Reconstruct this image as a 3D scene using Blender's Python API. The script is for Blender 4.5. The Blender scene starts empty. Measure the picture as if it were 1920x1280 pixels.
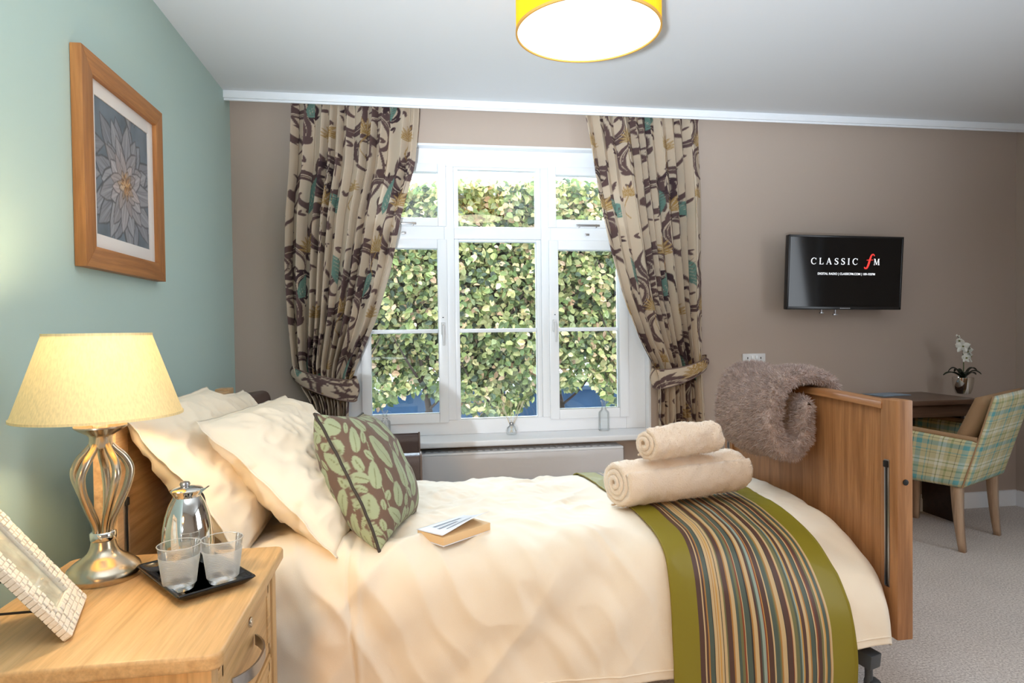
import bpy, bmesh, math, random
import numpy as np
from mathutils import Vector, Matrix, Euler, noise
R = math.radians
PI = math.pi
S = bpy.context.scene
COL = S.collection
random.seed(7)
rng = np.random.RandomState(11)

# ------------------------------------------------------------------ camera
F = 1212.0
YAW, PITCH, ROLL = R(8.9), R(1.06), R(0.72)
CAM = Vector((0, 0, 1.17))
_r = Vector((math.cos(YAW), -math.sin(YAW), 0))
_f0 = Vector((math.sin(YAW), math.cos(YAW), 0))
_f = _f0 * math.cos(PITCH) - Vector((0, 0, 1)) * math.sin(PITCH)
_u = Vector((0, 0, 1)) * math.cos(PITCH) + _f0 * math.sin(PITCH)
CR = _r * math.cos(ROLL) - _u * math.sin(ROLL)
CU = _u * math.cos(ROLL) + _r * math.sin(ROLL)
CF = _f
cd = bpy.data.cameras.new('camera')
cd.sensor_width = 36
cd.lens = F / 1920 * 36
cd.clip_start = 0.05
cam = bpy.data.objects.new('camera', cd)
COL.objects.link(cam)
M = Matrix((CR, CU, -CF)).transposed().to_4x4()
M.translation = CAM
cam.matrix_world = M
S.camera = cam


def at(px, py, X=None, Y=None, Z=None):
    """world point seen at a photograph pixel on a wall plane X=, Y= or Z="""
    d = CF + CR * ((px - 960) / F) - CU * ((py - 640) / F)
    if X is not None:
        t = (X - CAM.x) / d.x
    elif Y is not None:
        t = (Y - CAM.y) / d.y
    else:
        t = (Z - CAM.z) / d.z
    return CAM + d * t


# ------------------------------------------------------------------ light and exposure
S.view_settings.view_transform = 'Standard'
S.view_settings.look = 'None'
S.view_settings.gamma = 1
S.view_settings.use_curve_mapping = False
S.view_settings.exposure = 0.0
w = bpy.data.worlds.new('sky')
S.world = w
w.use_nodes = True
bg = w.node_tree.nodes['Background']
bg.inputs[0].default_value = (0.86, 0.94, 1.0, 1)
bg.inputs[1].default_value = 6.5


def light(name, kind, loc, energy, color, **kw):
    l = bpy.data.lights.new(name, kind)
    l.energy = energy
    l.color = color
    rot = kw.pop('rot', None)
    for k, v in kw.items():
        setattr(l, k, v)
    o = bpy.data.objects.new(name, l)
    o.location = loc
    if rot:
        o.rotation_euler = rot
    COL.objects.link(o)
    return o


# overcast sun coming over the hedge and in through the window
light('soft_sun', 'SUN', (0.6, 8, 8), 25.0, (0.68, 0.84, 1.0), angle=R(40), rot=(R(-47), 0, R(4)))
# cool fill lights added at the side walls, out of view
light('left_fill_light', 'AREA', (-0.90, -0.95, 1.45), 3, (0.88, 0.93, 1.0), shape='RECTANGLE', size=1.6, size_y=1.5, rot=(R(90), 0, R(-90)))
light('right_fill_light', 'AREA', (3.66, 0.35, 1.55), 38, (0.84, 0.92, 1.0), shape='RECTANGLE', size=1.8, size_y=1.5, rot=(R(78), 0, R(90)))
# cool spot and disk added to brighten the ceiling
light('ceiling_fill_spot', 'SPOT', (-0.72, -1.4, 0.55), 1180, (0.80, 0.90, 1.0), spot_size=R(61), spot_blend=1.0, shadow_soft_size=0.06, rot=(R(90 + 35), 0, R(-22)))
light('ceiling_fill_disk', 'AREA', (-0.45, -0.35, 0.85), 5, (0.86, 0.92, 1.0), shape='DISK', size=0.8, rot=(R(180), 0, 0))
light('window_fill_spot', 'SPOT', (-0.74, -1.4, 1.0), 300, (0.84, 0.93, 1.0), spot_size=R(27), spot_blend=0.8, shadow_soft_size=0.03, rot=(R(94), 0, R(-13.5)))  # added cool spot that lifts the window frame
# warm spot added behind the camera for the tungsten light on the bed side
light('rear_warm_spot', 'SPOT', (-0.62, -1.2, 1.5), 130, (1.0, 0.52, 0.15), spot_size=R(60), spot_blend=0.9, shadow_soft_size=0.15, rot=(R(90 - 27), 0, R(-21)))

# ------------------------------------------------------------------ materials
def srgb(r, g, b):
    f = lambda c: c / 12.92 if c <= 0.04045 else ((c + 0.055) / 1.055) ** 2.4
    return (f(r / 255), f(g / 255), f(b / 255), 1)


class NT:
    def __init__(s, name):
        s.m = bpy.data.materials.new(name)
        s.m.use_nodes = True
        s.t = s.m.node_tree
        s.p = s.t.nodes['Principled BSDF']
        s.out = s.t.nodes['Material Output']

    def n(s, typ, **kw):
        nd = s.t.nodes.new(typ)
        for k, v in kw.items():
            setattr(nd, k, v)
        return nd

    def l(s, a, b):
        s.t.links.new(a, b)

    def mapping(s, scale=(1, 1, 1), src='Object', rot=(0, 0, 0)):
        tc = s.n('ShaderNodeTexCoord')
        mp = s.n('ShaderNodeMapping')
        mp.inputs['Scale'].default_value = scale
        mp.inputs['Rotation'].default_value = rot
        s.l(tc.outputs[src], mp.inputs[0])
        return mp.outputs[0]

    def noise(s, vec, scale, detail=3, rough=0.5, dist=0.0):
        nz = s.n('ShaderNodeTexNoise')
        nz.inputs['Scale'].default_value = scale
        nz.inputs['Detail'].default_value = detail
        nz.inputs['Roughness'].default_value = rough
        nz.inputs['Distortion'].default_value = dist
        s.l(vec, nz.inputs['Vector'])
        return nz.outputs['Fac']

    def ramp(s, fac, stops, interp='LINEAR'):
        r = s.n('ShaderNodeValToRGB')
        e = r.color_ramp
        e.interpolation = interp
        while len(e.elements) > 1:
            e.elements.remove(e.elements[-1])
        e.elements[0].position = stops[0][0]
        e.elements[0].color = stops[0][1]
        for p, c in stops[1:]:
            x = e.elements.new(p)
            x.color = c
        s.l(fac, r.inputs[0])
        return r.outputs[0]

    def bump(s, fac, strength, dist=0.01):
        b = s.n('ShaderNodeBump')
        b.inputs['Strength'].default_value = strength
        b.inputs['Distance'].default_value = dist
        s.l(fac, b.inputs['Height'])
        s.l(b.outputs[0], s.p.inputs['Normal'])


def plain(name, col, rough=0.5, metal=0.0, bump=0.0, bscale=200, spec=0.5, sheen=0.0, vary=0.0, vscale=3):
    a = NT(name)
    a.p.inputs['Base Color'].default_value = col
    a.p.inputs['Roughness'].default_value = rough
    a.p.inputs['Metallic'].default_value = metal
    a.p.inputs['Specular IOR Level'].default_value = spec
    if sheen:
        a.p.inputs['Sheen Weight'].default_value = sheen
    if bump:
        a.bump(a.noise(a.mapping(), bscale, 4), bump, 0.004)
    if vary:
        c0 = tuple(max(0, c * (1 - vary)) for c in col[:3]) + (1,)
        c1 = tuple(min(1, c * (1 + vary)) for c in col[:3]) + (1,)
        a.l(a.ramp(a.noise(a.mapping(), vscale, 4), [(0.3, c0), (0.7, c1)]), a.p.inputs['Base Color'])
    return a.m


def wood(name, dark, light_, axis='Y', rough=0.42, scale=1.0):
    a = NT(name)
    sc = {'X': (1.2, 22, 22), 'Y': (22, 1.2, 22), 'Z': (22, 22, 1.2)}[axis]
    sc = tuple(v * scale for v in sc)
    v = a.mapping(sc)
    n1 = a.noise(v, 1.6, 5, 0.6, 0.6)
    v2 = a.mapping(tuple(k * 4 for k in sc))
    n2 = a.noise(v2, 1.5, 3, 0.6)
    mid = tuple((dark[i] + light_[i]) / 2 for i in range(3)) + (1,)
    c = a.ramp(n1, [(0.28, dark), (0.5, mid), (0.72, light_)])
    c2 = a.ramp(n2, [(0.35, (0.72, 0.72, 0.72, 1)), (0.62, (1, 1, 1, 1))])
    mx = a.n('ShaderNodeMix', data_type='RGBA', blend_type='MULTIPLY')
    mx.inputs[0].default_value = 0.6
    a.l(c, mx.inputs[6])
    a.l(c2, mx.inputs[7])
    a.l(mx.outputs[2], a.p.inputs['Base Color'])
    a.p.inputs['Roughness'].default_value = rough
    a.bump(n2, 0.12, 0.002)
    return a.m


def attr_mat(name, rough=0.8, bump=0.0, bscale=500, translucent=0.0, sheen=0.0, spec=0.3):
    a = NT(name)
    at_ = a.n('ShaderNodeAttribute', attribute_name='paint')
    a.l(at_.outputs['Color'], a.p.inputs['Base Color'])
    a.p.inputs['Roughness'].default_value = rough
    a.p.inputs['Specular IOR Level'].default_value = spec
    if sheen:
        a.p.inputs['Sheen Weight'].default_value = sheen
    if bump:
        a.bump(a.noise(a.mapping(), bscale, 2), bump, 0.002)
    if translucent:
        tr = a.n('ShaderNodeBsdfTranslucent')
        a.l(at_.outputs['Color'], tr.inputs[0])
        mx = a.n('ShaderNodeMixShader')
        mx.inputs[0].default_value = translucent
        a.l(a.p.outputs[0], mx.inputs[1])
        a.l(tr.outputs[0], mx.inputs[2])
        a.l(mx.outputs[0], a.out.inputs[0])
    return a.m


def stripes(name, axis, stops, rough=0.75):
    """fabric striped along one UV axis; stops = [(pos,colour)]"""
    a = NT(name)
    uv = a.n('ShaderNodeTexCoord')
    sp = a.n('ShaderNodeSeparateXYZ')
    a.l(uv.outputs['UV'], sp.inputs[0])
    a.l(a.ramp(sp.outputs[axis], stops, 'CONSTANT'), a.p.inputs['Base Color'])
    a.p.inputs['Roughness'].default_value = rough
    a.p.inputs['Specular IOR Level'].default_value = 0.5
    a.p.inputs['Sheen Weight'].default_value = 0.1
    a.bump(a.noise(a.mapping(), 900, 2), 0.15, 0.001)
    return a.m


def glass_mat(name, tint=(1, 1, 1, 1), gloss=1.0, frost=0.0):
    """thin clear glass: transparent with a fresnel reflection"""
    a = NT(name)
    a.t.nodes.remove(a.p)
    tr = a.n('ShaderNodeBsdfTransparent')
    tr.inputs[0].default_value = tint
    gl = a.n('ShaderNodeBsdfGlossy')
    gl.inputs['Roughness'].default_value = 0.0
    fr = a.n('ShaderNodeFresnel')
    fr.inputs[0].default_value = 1.5
    ml = a.n('ShaderNodeMath', operation='MULTIPLY')
    ml.inputs[1].default_value = gloss
    a.l(fr.outputs[0], ml.inputs[0])
    mx = a.n('ShaderNodeMixShader')
    a.l(ml.outputs[0], mx.inputs[0])
    a.l(tr.outputs[0], mx.inputs[1])
    a.l(gl.outputs[0], mx.inputs[2])
    last = mx.outputs[0]
    if frost:
        df = a.n('ShaderNodeBsdfTranslucent')
        df.inputs[0].default_value = (0.9, 0.93, 0.95, 1)
        d2 = a.n('ShaderNodeBsdfDiffuse')
        d2.inputs[0].default_value = (0.9, 0.93, 0.95, 1)
        m1 = a.n('ShaderNodeMixShader')
        a.l(df.outputs[0], m1.inputs[1])
        a.l(d2.outputs[0], m1.inputs[2])
        m2 = a.n('ShaderNodeMixShader')
        m2.inputs[0].default_value = frost
        a.l(last, m2.inputs[1])
        a.l(m1.outputs[0], m2.inputs[2])
        last = m2.outputs[0]
    a.l(last, a.out.inputs[0])
    return a.m


def emit(name, col, strength):
    a = NT(name)
    a.p.inputs['Base Color'].default_value = col
    a.p.inputs['Emission Color'].default_value = col
    a.p.inputs['Emission Strength'].default_value = strength
    return a.m


def shade_mat(name, col, weave=300, trans=0.034):
    """lampshade cloth that lets the bulb's light through"""
    a = NT(name)
    a.p.inputs['Base Color'].default_value = col
    a.p.inputs['Roughness'].default_value = 0.9
    tr = a.n('ShaderNodeBsdfTranslucent')
    v = a.mapping((weave, weave, 3))
    c0 = tuple(c * 0.86 for c in col[:3]) + (1,)
    cc = a.ramp(a.noise(v, 1, 2), [(0.35, c0), (0.65, col)])
    a.l(cc, tr.inputs[0])
    a.l(cc, a.p.inputs['Base Color'])
    mx = a.n('ShaderNodeMixShader')
    mx.inputs[0].default_value = trans
    a.l(a.p.outputs[0], mx.inputs[1])
    a.l(tr.outputs[0], mx.inputs[2])
    a.l(mx.outputs[0], a.out.inputs[0])
    return a.m


MAT = {}
MAT['teal'] = plain('teal_wall_paint', srgb(190, 214, 208), 0.75, bump=0.06, bscale=300)
MAT['taupe'] = plain('taupe_wall_paint', srgb(188, 171, 158), 0.8, bump=0.06, bscale=300)
MAT['ceil'] = plain('white_ceiling_paint', srgb(226, 228, 230), 0.85, bump=0.05)
MAT['white'] = plain('white_gloss_paint', srgb(246, 249, 253), 0.3)
MAT['rad'] = plain('white_radiator_enamel', srgb(222, 220, 222), 0.4)
MAT['plastic'] = plain('white_plastic', srgb(225, 225, 226), 0.3)
MAT['oak'] = wood('bed_oak', srgb(142, 94, 56), srgb(190, 138, 92), 'Z')
MAT['oak_y'] = wood('bed_oak_long', srgb(150, 98, 58), srgb(198, 144, 96), 'Y')
MAT['oak_head'] = wood('headboard_oak', srgb(178, 138, 96), srgb(222, 184, 138), 'Y')
MAT['oak_ns'] = wood('cabinet_oak', srgb(196, 152, 98), srgb(228, 188, 134), 'Y')
MAT['oak_nsz'] = wood('cabinet_oak_upright', srgb(196, 152, 98), srgb(228, 188, 134), 'Z')
MAT['frame_oak'] = wood('picture_frame_oak', srgb(150, 92, 44), srgb(198, 136, 76), 'Z', 0.5)
MAT['frame_oak_y'] = wood('picture_frame_oak_level', srgb(150, 92, 44), srgb(198, 136, 76), 'Y', 0.5)
MAT['desk'] = wood('desk_wood', srgb(84, 62, 50), srgb(128, 98, 78), 'X', 0.3)
MAT['desk_dark'] = wood('desk_dark_wood', srgb(40, 26, 20), srgb(66, 44, 34), 'X', 0.4)
MAT['leg'] = wood('pale_beech', srgb(176, 142, 112), srgb(216, 188, 160), 'Z', 0.4)
MAT['nickel'] = plain('brushed_nickel', srgb(196, 182, 160), 0.24, 1.0)
MAT['chrome'] = plain('polished_steel', srgb(225, 222, 216), 0.06, 1.0)
MAT['steel'] = plain('satin_steel', srgb(176, 176, 178), 0.3, 1.0)
MAT['black'] = plain('black_gloss', srgb(18, 14, 14), 0.12)
MAT['blackm'] = plain('black_matte', srgb(22, 22, 24), 0.5)
MAT['grey_metal'] = plain('dark_grey_painted_steel', srgb(62, 66, 70), 0.4)
MAT['screen'] = plain('tv_screen', srgb(4, 5, 8), 0.08)
MAT['bezel'] = plain('tv_bezel', srgb(30, 30, 32), 0.25)
MAT['letters'] = emit('screen_white_letters', (0.9, 0.92, 0.95, 1), 0.8)
MAT['letters_red'] = emit('screen_red_letter', (0.85, 0.05, 0.04, 1), 0.8)
MAT['leather'] = plain('brown_leather', srgb(92, 72, 66), 0.42, bump=0.25, bscale=260)
MAT['leather_pipe'] = plain('brown_piping', srgb(120, 98, 88), 0.5)
MAT['linen'] = plain('white_cotton', srgb(238, 225, 205), 0.85, bump=0.15, bscale=700, sheen=0.1)
MAT['pillow'] = plain('pillow_cotton', srgb(240, 225, 202), 0.85, bump=0.15, bscale=700, sheen=0.1)
MAT['mattress'] = plain('mattress_ticking', srgb(214, 208, 200), 0.9)
MAT['towel'] = plain('cream_terry', srgb(240, 222, 202), 0.95, bump=0.7, bscale=260, sheen=0.3)
MAT['throw'] = plain('brown_fleece', srgb(186, 168, 163), 0.95, bump=0.6, bscale=150, sheen=0.4, vary=0.25, vscale=40)
MAT['paper'] = plain('book_pages', srgb(226, 190, 142), 0.8, bump=0.3, bscale=900)
MAT['cover'] = plain('book_cover', srgb(226, 226, 232), 0.35)
MAT['ink'] = plain('cover_ink', srgb(120, 122, 134), 0.5)
MAT['glass'] = glass_mat('window_glass', (0.97, 0.99, 1, 1), 1.3)
MAT['frame_glass'] = glass_mat('picture_frame_glass', (0.98, 0.98, 0.98, 1), 0.35)
MAT['tumbler'] = glass_mat('tumbler_glass', (0.98, 0.99, 0.99, 1), 0.7)
MAT['tumbler_band'] = glass_mat('ribbed_glass', (0.97, 0.98, 0.99, 1), 0.5, frost=0.36)
MAT['bottle'] = glass_mat('bottle_glass', (0.985, 1.0, 1.0, 1), 0.7, frost=0.07)
MAT['reed'] = plain('diffuser_reed', srgb(226, 214, 190), 0.8)
MAT['ribbon'] = plain('white_ribbon', srgb(240, 240, 240), 0.6)
MAT['shade'] = shade_mat('cream_lampshade_cloth', srgb(252, 224, 164))
MAT['drum'] = shade_mat('mustard_drum_cloth', srgb(255, 222, 30), trans=0.4)
MAT['trim_brown'] = plain('shade_edge_tape', srgb(200, 150, 70), 0.8)
MAT['diffuser'] = emit('lamp_diffuser', (1.0, 0.93, 0.80, 1), 1.8)
MAT['bulb'] = emit('lamp_bulb', (1.0, 0.76, 0.44, 1), 275)
MAT['bulb2'] = emit('ceiling_lamp_bulb', (1.0, 0.8, 0.52, 1), 150)
MAT['shell'] = plain('cream_shell_mosaic', srgb(236, 226, 210), 0.6, bump=0.5, bscale=160)
MAT['photo'] = plain('frame_print', srgb(240, 234, 210), 0.5, vary=0.25, vscale=30)
MAT['mount'] = plain('picture_mount_card', srgb(232, 226, 222), 0.8)
MAT['leaf_dark'] = plain('orchid_leaf', srgb(36, 46, 30), 0.4)
MAT['stem'] = plain('orchid_stem', srgb(70, 86, 46), 0.5)
MAT['petal'] = plain('orchid_petal', srgb(240, 238, 228), 0.6)
MAT['petal_mid'] = plain('orchid_centre', srgb(120, 120, 50), 0.6)
MAT['bark'] = plain('hedge_bark', srgb(58, 46, 40), 0.9, bump=0.5)
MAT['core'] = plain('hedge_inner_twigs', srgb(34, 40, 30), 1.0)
MAT['paving'] = plain('pale_paving', srgb(98, 116, 140), 0.8, bump=0.2, vary=0.2)
MAT['bluewall'] = plain('blue_painted_wall', srgb(62, 96, 132), 0.7, vary=0.2)
MAT['paint'] = attr_mat('printed_cloth', 0.85, 0.1, 700, sheen=0.1)
MAT['curtain'] = attr_mat('printed_curtain_cloth', 0.85, 0.1, 700, translucent=0.12)
MAT['print'] = attr_mat('flower_print', 0.5)
MAT['leaves'] = attr_mat('hedge_leaves', 0.45, translucent=0.35, spec=0.5)
MAT['pipe_dark'] = plain('dark_cord', srgb(56, 48, 40), 0.7)


def carpet():
    a = NT('beige_carpet')
    v = a.mapping()
    n1 = a.noise(v, 130, 4, 0.85)
    n2 = a.noise(v, 3.0, 3, 0.5)
    c = a.ramp(n1, [(0.36, srgb(166, 150, 140)), (0.6, srgb(255, 246, 238))])
    c2 = a.ramp(n2, [(0.3, (0.86, 0.86, 0.86, 1)), (0.7, (1, 1, 1, 1))])
    mx = a.n('ShaderNodeMix', data_type='RGBA', blend_type='MULTIPLY')
    mx.inputs[0].default_value = 1
    a.l(c, mx.inputs[6])
    a.l(c2, mx.inputs[7])
    a.l(mx.outputs[2], a.p.inputs['Base Color'])
    a.p.inputs['Roughness'].default_value = 1
    a.p.inputs['Sheen Weight'].default_value = 0.3
    a.bump(n1, 0.55, 0.010)
    return a.m


MAT['carpet'] = carpet()


def plaid():
    a = NT('plaid_wool')
    uv = a.n('ShaderNodeTexCoord')
    sp = a.n('ShaderNodeSeparateXYZ')
    a.l(uv.outputs['UV'], sp.inputs[0])
    base = srgb(212, 204, 160)
    tq, wh, gn, dk = srgb(112, 176, 180), srgb(236, 234, 216), srgb(156, 164, 110), srgb(110, 104, 72)

    def band(sock):
        m = a.n('ShaderNodeMath', operation='MULTIPLY')
        m.inputs[1].default_value = 1 / 0.19
        a.l(sock, m.inputs[0])
        fr = a.n('ShaderNodeMath', operation='FRACT')
        a.l(m.outputs[0], fr.inputs[0])
        return a.ramp(fr.outputs[0], [(0, base), (0.08, tq), (0.2, base), (0.27, dk), (0.29, base), (0.42, gn), (0.47, base),
                                      (0.55, wh), (0.63, gn), (0.66, wh), (0.72, base), (0.86, dk), (0.875, base), (0.93, tq), (0.96, base)], 'CONSTANT')
    mx = a.n('ShaderNodeMix', data_type='RGBA', blend_type='MIX')
    mx.inputs[0].default_value = 0.5
    a.l(band(sp.outputs[0]), mx.inputs[6])
    a.l(band(sp.outputs[1]), mx.inputs[7])
    a.l(mx.outputs[2], a.p.inputs['Base Color'])
    a.p.inputs['Roughness'].default_value = 0.9
    a.p.inputs['Specular IOR Level'].default_value = 0.2
    a.bump(a.noise(a.mapping(), 700, 2), 0.2, 0.001)
    return a.m


MAT['plaid'] = plaid()
MAT['tan'] = plain('tan_upholstery', srgb(176, 140, 104), 0.8)

# ------------------------------------------------------------------ geometry helpers
def wloc(o):
    v = Vector((0, 0, 0))
    while o is not None:
        v += o.location
        o = o.parent
    return v


def tag(o, label=None, cat=None, group=None, kind=None):
    if label: o['label'] = label
    if cat: o['category'] = cat
    if group: o['group'] = group
    if kind: o['kind'] = kind
    return o


def thing(name, label, cat, loc=(0, 0, 0), rotz=0, group=None):
    o = bpy.data.objects.new(name, None)
    o.empty_display_size = 0.05
    COL.objects.link(o)
    o.location = loc
    o.rotation_euler = (0, 0, rotz)
    return tag(o, label, cat, group)


def put(name, me, mat, parent=None, local=False, label=None):
    """link a mesh given in world coordinates (or, local=True, in the coordinates of its thing)"""
    o = bpy.data.objects.new(name, me)
    if mat is not None and not me.materials:
        me.materials.append(MAT[mat] if isinstance(mat, str) else mat)
    COL.objects.link(o)
    if parent is not None:
        o.parent = parent
        if not local:
            me.transform(Matrix.Translation(-wloc(parent)))
    elif not local and len(me.vertices):
        co = np.empty(len(me.vertices) * 3)
        me.vertices.foreach_get('co', co)
        co = co.reshape(-1, 3)
        c = (co.min(0) + co.max(0)) / 2
        b = Vector((c[0], c[1], co[:, 2].min()))
        me.transform(Matrix.Translation(-b))
        o.location = b
    if label: o['label'] = label
    return o


def struct(name, me, mat, parent=None):
    o = put(name, me, mat, parent)
    if parent is None:
        o['kind'] = 'structure'
    return o


def from_bm(bm, smooth=False, recalc=True):
    if recalc:
        bmesh.ops.recalc_face_normals(bm, faces=bm.faces)
    me = bpy.data.meshes.new('m')
    bm.to_mesh(me)
    bm.free()
    if smooth:
        me.polygons.foreach_set('use_smooth', [True] * len(me.polygons))
        if smooth == 'auto':
            try:
                me.set_sharp_from_angle(angle=R(38))
            except Exception:
                pass
    return me


def boxes(lst, bevel=0.004, seg=2, smooth='auto'):
    """lst of (x0,y0,z0,x1,y1,z1); each box bevelled, joined into one mesh"""
    bm = bmesh.new()
    for b in lst:
        x0, y0, z0, x1, y1, z1 = b[:6]
        t = bmesh.new()
        bmesh.ops.create_cube(t, size=1)
        for v in t.verts:
            v.co = Vector(((x0 + x1) / 2 + v.co.x * (x1 - x0), (y0 + y1) / 2 + v.co.y * (y1 - y0), (z0 + z1) / 2 + v.co.z * (z1 - z0)))
        bv = min(bevel, 0.45 * min(abs(x1 - x0), abs(y1 - y0), abs(z1 - z0)))
        if bv > 0:
            bmesh.ops.bevel(t, geom=list(t.edges), offset=bv, segments=seg, profile=0.6, affect='EDGES')
        m = bpy.data.meshes.new('t')
        t.to_mesh(m)
        t.free()
        bm.from_mesh(m)
        bpy.data.meshes.remove(m)
    return from_bm(bm, smooth)


def box(*a, bevel=0.004, seg=2):
    return boxes([a], bevel, seg)


def grid(P, mat_uv=None, closed_u=False, closed_v=False, smooth=True, paint=None, caps=False):
    """P: (nu,nv,3) array of points -> mesh; uv (nu,nv,2); paint (nu,nv,3)"""
    nu, nv = P.shape[:2]
    idx = np.arange(nu * nv).reshape(nu, nv)
    A = idx if not closed_u else np.vstack([idx, idx[:1]])
    A = A if not closed_v else np.hstack([A, A[:, :1]])
    q = np.stack([A[:-1, :-1], A[1:, :-1], A[1:, 1:], A[:-1, 1:]], -1).reshape(-1, 4)
    faces = q
    me = bpy.data.meshes.new('m')
    nf = len(faces)
    ex = []
    if caps and closed_v:
        ex = [list(idx[0]), list(idx[-1][::-1])]
    nl = nf * 4 + sum(len(e) for e in ex)
    me.vertices.add(nu * nv)
    me.vertices.foreach_set('co', P.reshape(-1))
    me.loops.add(nl)
    li = faces.reshape(-1).tolist()
    for e in ex:
        li += e
    me.loops.foreach_set('vertex_index', li)
    me.polygons.add(nf + len(ex))
    st = list(range(0, nf * 4, 4))
    k = nf * 4
    for e in ex:
        st.append(k)
        k += len(e)
    me.polygons.foreach_set('loop_start', st)
    me.update(calc_edges=True)
    me.validate()
    if smooth:
        me.polygons.foreach_set('use_smooth', [True] * len(me.polygons))
        if ex:
            try: me.set_sharp_from_angle(angle=R(50))
            except Exception: pass
    if mat_uv is not None:
        ul = me.uv_layers.new(name='UVMap')
        vi = np.empty(len(me.loops), dtype=np.int32)
        me.loops.foreach_get('vertex_index', vi)
        ul.data.foreach_set('uv', mat_uv.reshape(-1, 2)[vi].astype(np.float32).reshape(-1))
    if paint is not None:
        set_paint(me, paint.reshape(-1, 3))
    return me


def set_paint(me, rgb):
    ca = me.color_attributes.new(name='paint', type='FLOAT_COLOR', domain='POINT')
    c = np.ones((len(me.vertices), 4), dtype=np.float32)
    c[:, :3] = rgb
    ca.data.foreach_set('color', c.reshape(-1))


def lathe(prof, c=(0, 0, 0), seg=48, caps=False, smooth=True):
    """prof: list of (r,z)"""
    pr = np.array(prof, float)
    a = np.linspace(0, 2 * PI, seg, endpoint=False)
    P = np.zeros((len(pr), seg, 3))
    P[..., 0] = c[0] + pr[:, 0:1] * np.cos(a)
    P[..., 1] = c[1] + pr[:, 0:1] * np.sin(a)
    P[..., 2] = c[2] + pr[:, 1:2]
    me = grid(P, closed_v=True, caps=caps)
    fix_normals(me)
    if smooth:
        try: me.set_sharp_from_angle(angle=R(45))
        except Exception: pass
    return me


def fix_normals(me):
    bm = bmesh.new()
    bm.from_mesh(me)
    bmesh.ops.recalc_face_normals(bm, faces=bm.faces)
    bm.to_mesh(me)
    bm.free()


def smooth_path(pts, n=8):
    """Catmull-Rom through points"""
    p = np.array(pts, float)
    if len(p) < 3:
        return p
    q = np.vstack([2 * p[0] - p[1], p, 2 * p[-1] - p[-2]])
    out = []
    for i in range(1, len(q) - 2):
        for k in range(n):
            t = k / n
            out.append(0.5 * ((2 * q[i]) + (-q[i - 1] + q[i + 1]) * t + (2 * q[i - 1] - 5 * q[i] + 4 * q[i + 1] - q[i + 2]) * t * t + (-q[i - 1] + 3 * q[i] - 3 * q[i + 1] + q[i + 2]) * t ** 3))
    out.append(q[-2])
    return np.array(out)


def tube(pts, r, seg=10, closed=False, flat=None):
    p = np.array(pts, float)
    n = len(p)
    rr = np.full(n, r) if np.isscalar(r) else np.interp(np.linspace(0, 1, n), np.linspace(0, 1, len(r)), r)
    T = np.gradient(p, axis=0) if not closed else np.roll(p, -1, 0) - np.roll(p, 1, 0)
    T /= np.linalg.norm(T, axis=1)[:, None] + 1e-12
    ref = np.array([0, 0, 1.0]) if abs(T[0][2]) < 0.9 else np.array([1.0, 0, 0])
    P = np.zeros((n, seg, 3))
    N = np.cross(T[0], ref)
    N /= np.linalg.norm(N)
    for i in range(n):
        N = N - T[i] * np.dot(N, T[i])
        N /= np.linalg.norm(N) + 1e-12
        B = np.cross(T[i], N)
        for k in range(seg):
            a = 2 * PI * k / seg
            fy = flat if flat else 1
            P[i, k] = p[i] + rr[i] * (N * math.cos(a) + B * math.sin(a) * fy)
    me = grid(P, closed_u=closed, closed_v=True, caps=not closed)
    fix_normals(me)
    return me


def join(*ms):
    bm = bmesh.new()
    for m in ms:
        bm.from_mesh(m)
        bpy.data.meshes.remove(m)
    me = bpy.data.meshes.new('m')
    bm.to_mesh(me)
    bm.free()
    return me


def prism(pts2, y0, y1, axis='Y', smooth=False, bevel=0):
    """extrude a 2-D outline along an axis"""
    bm = bmesh.new()
    f = {'Y': lambda a, b, t: (a, t, b), 'X': lambda a, b, t: (t, a, b), 'Z': lambda a, b, t: (a, b, t)}[axis]
    v0 = [bm.verts.new(f(a, b, y0)) for a, b in pts2]
    v1 = [bm.verts.new(f(a, b, y1)) for a, b in pts2]
    n = len(pts2)
    bm.faces.new(v0)
    bm.faces.new(v1[::-1])
    for i in range(n):
        bm.faces.new((v0[i], v1[i], v1[(i + 1) % n], v0[(i + 1) % n]))
    bmesh.ops.recalc_face_normals(bm, faces=bm.faces)
    if bevel:
        es = [e for e in bm.edges if abs(f(0, 0, 1)[0] * (e.verts[0].co - e.verts[1].co).x + f(0, 0, 1)[1] * (e.verts[0].co - e.verts[1].co).y + f(0, 0, 1)[2] * (e.verts[0].co - e.verts[1].co).z) < 1e-6]
        bmesh.ops.bevel(bm, geom=es, offset=bevel, segments=2, profile=0.6, affect='EDGES')
    return from_bm(bm, 'auto')


def rrect(w_, h_, r, n=6, cx=0, cy=0):
    out = []
    for sx, sy, a0 in ((1, 1, 0), (-1, 1, 90), (-1, -1, 180), (1, -1, 270)):
        for k in range(n + 1):
            a = R(a0 + 90 * k / n)
            out.append((cx + sx * (w_ / 2 - r) + r * math.cos(a), cy + sy * (h_ / 2 - r) + r * math.sin(a)))
    return out


# numpy value noise
_tab = rng.rand(64, 64, 64)


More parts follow.
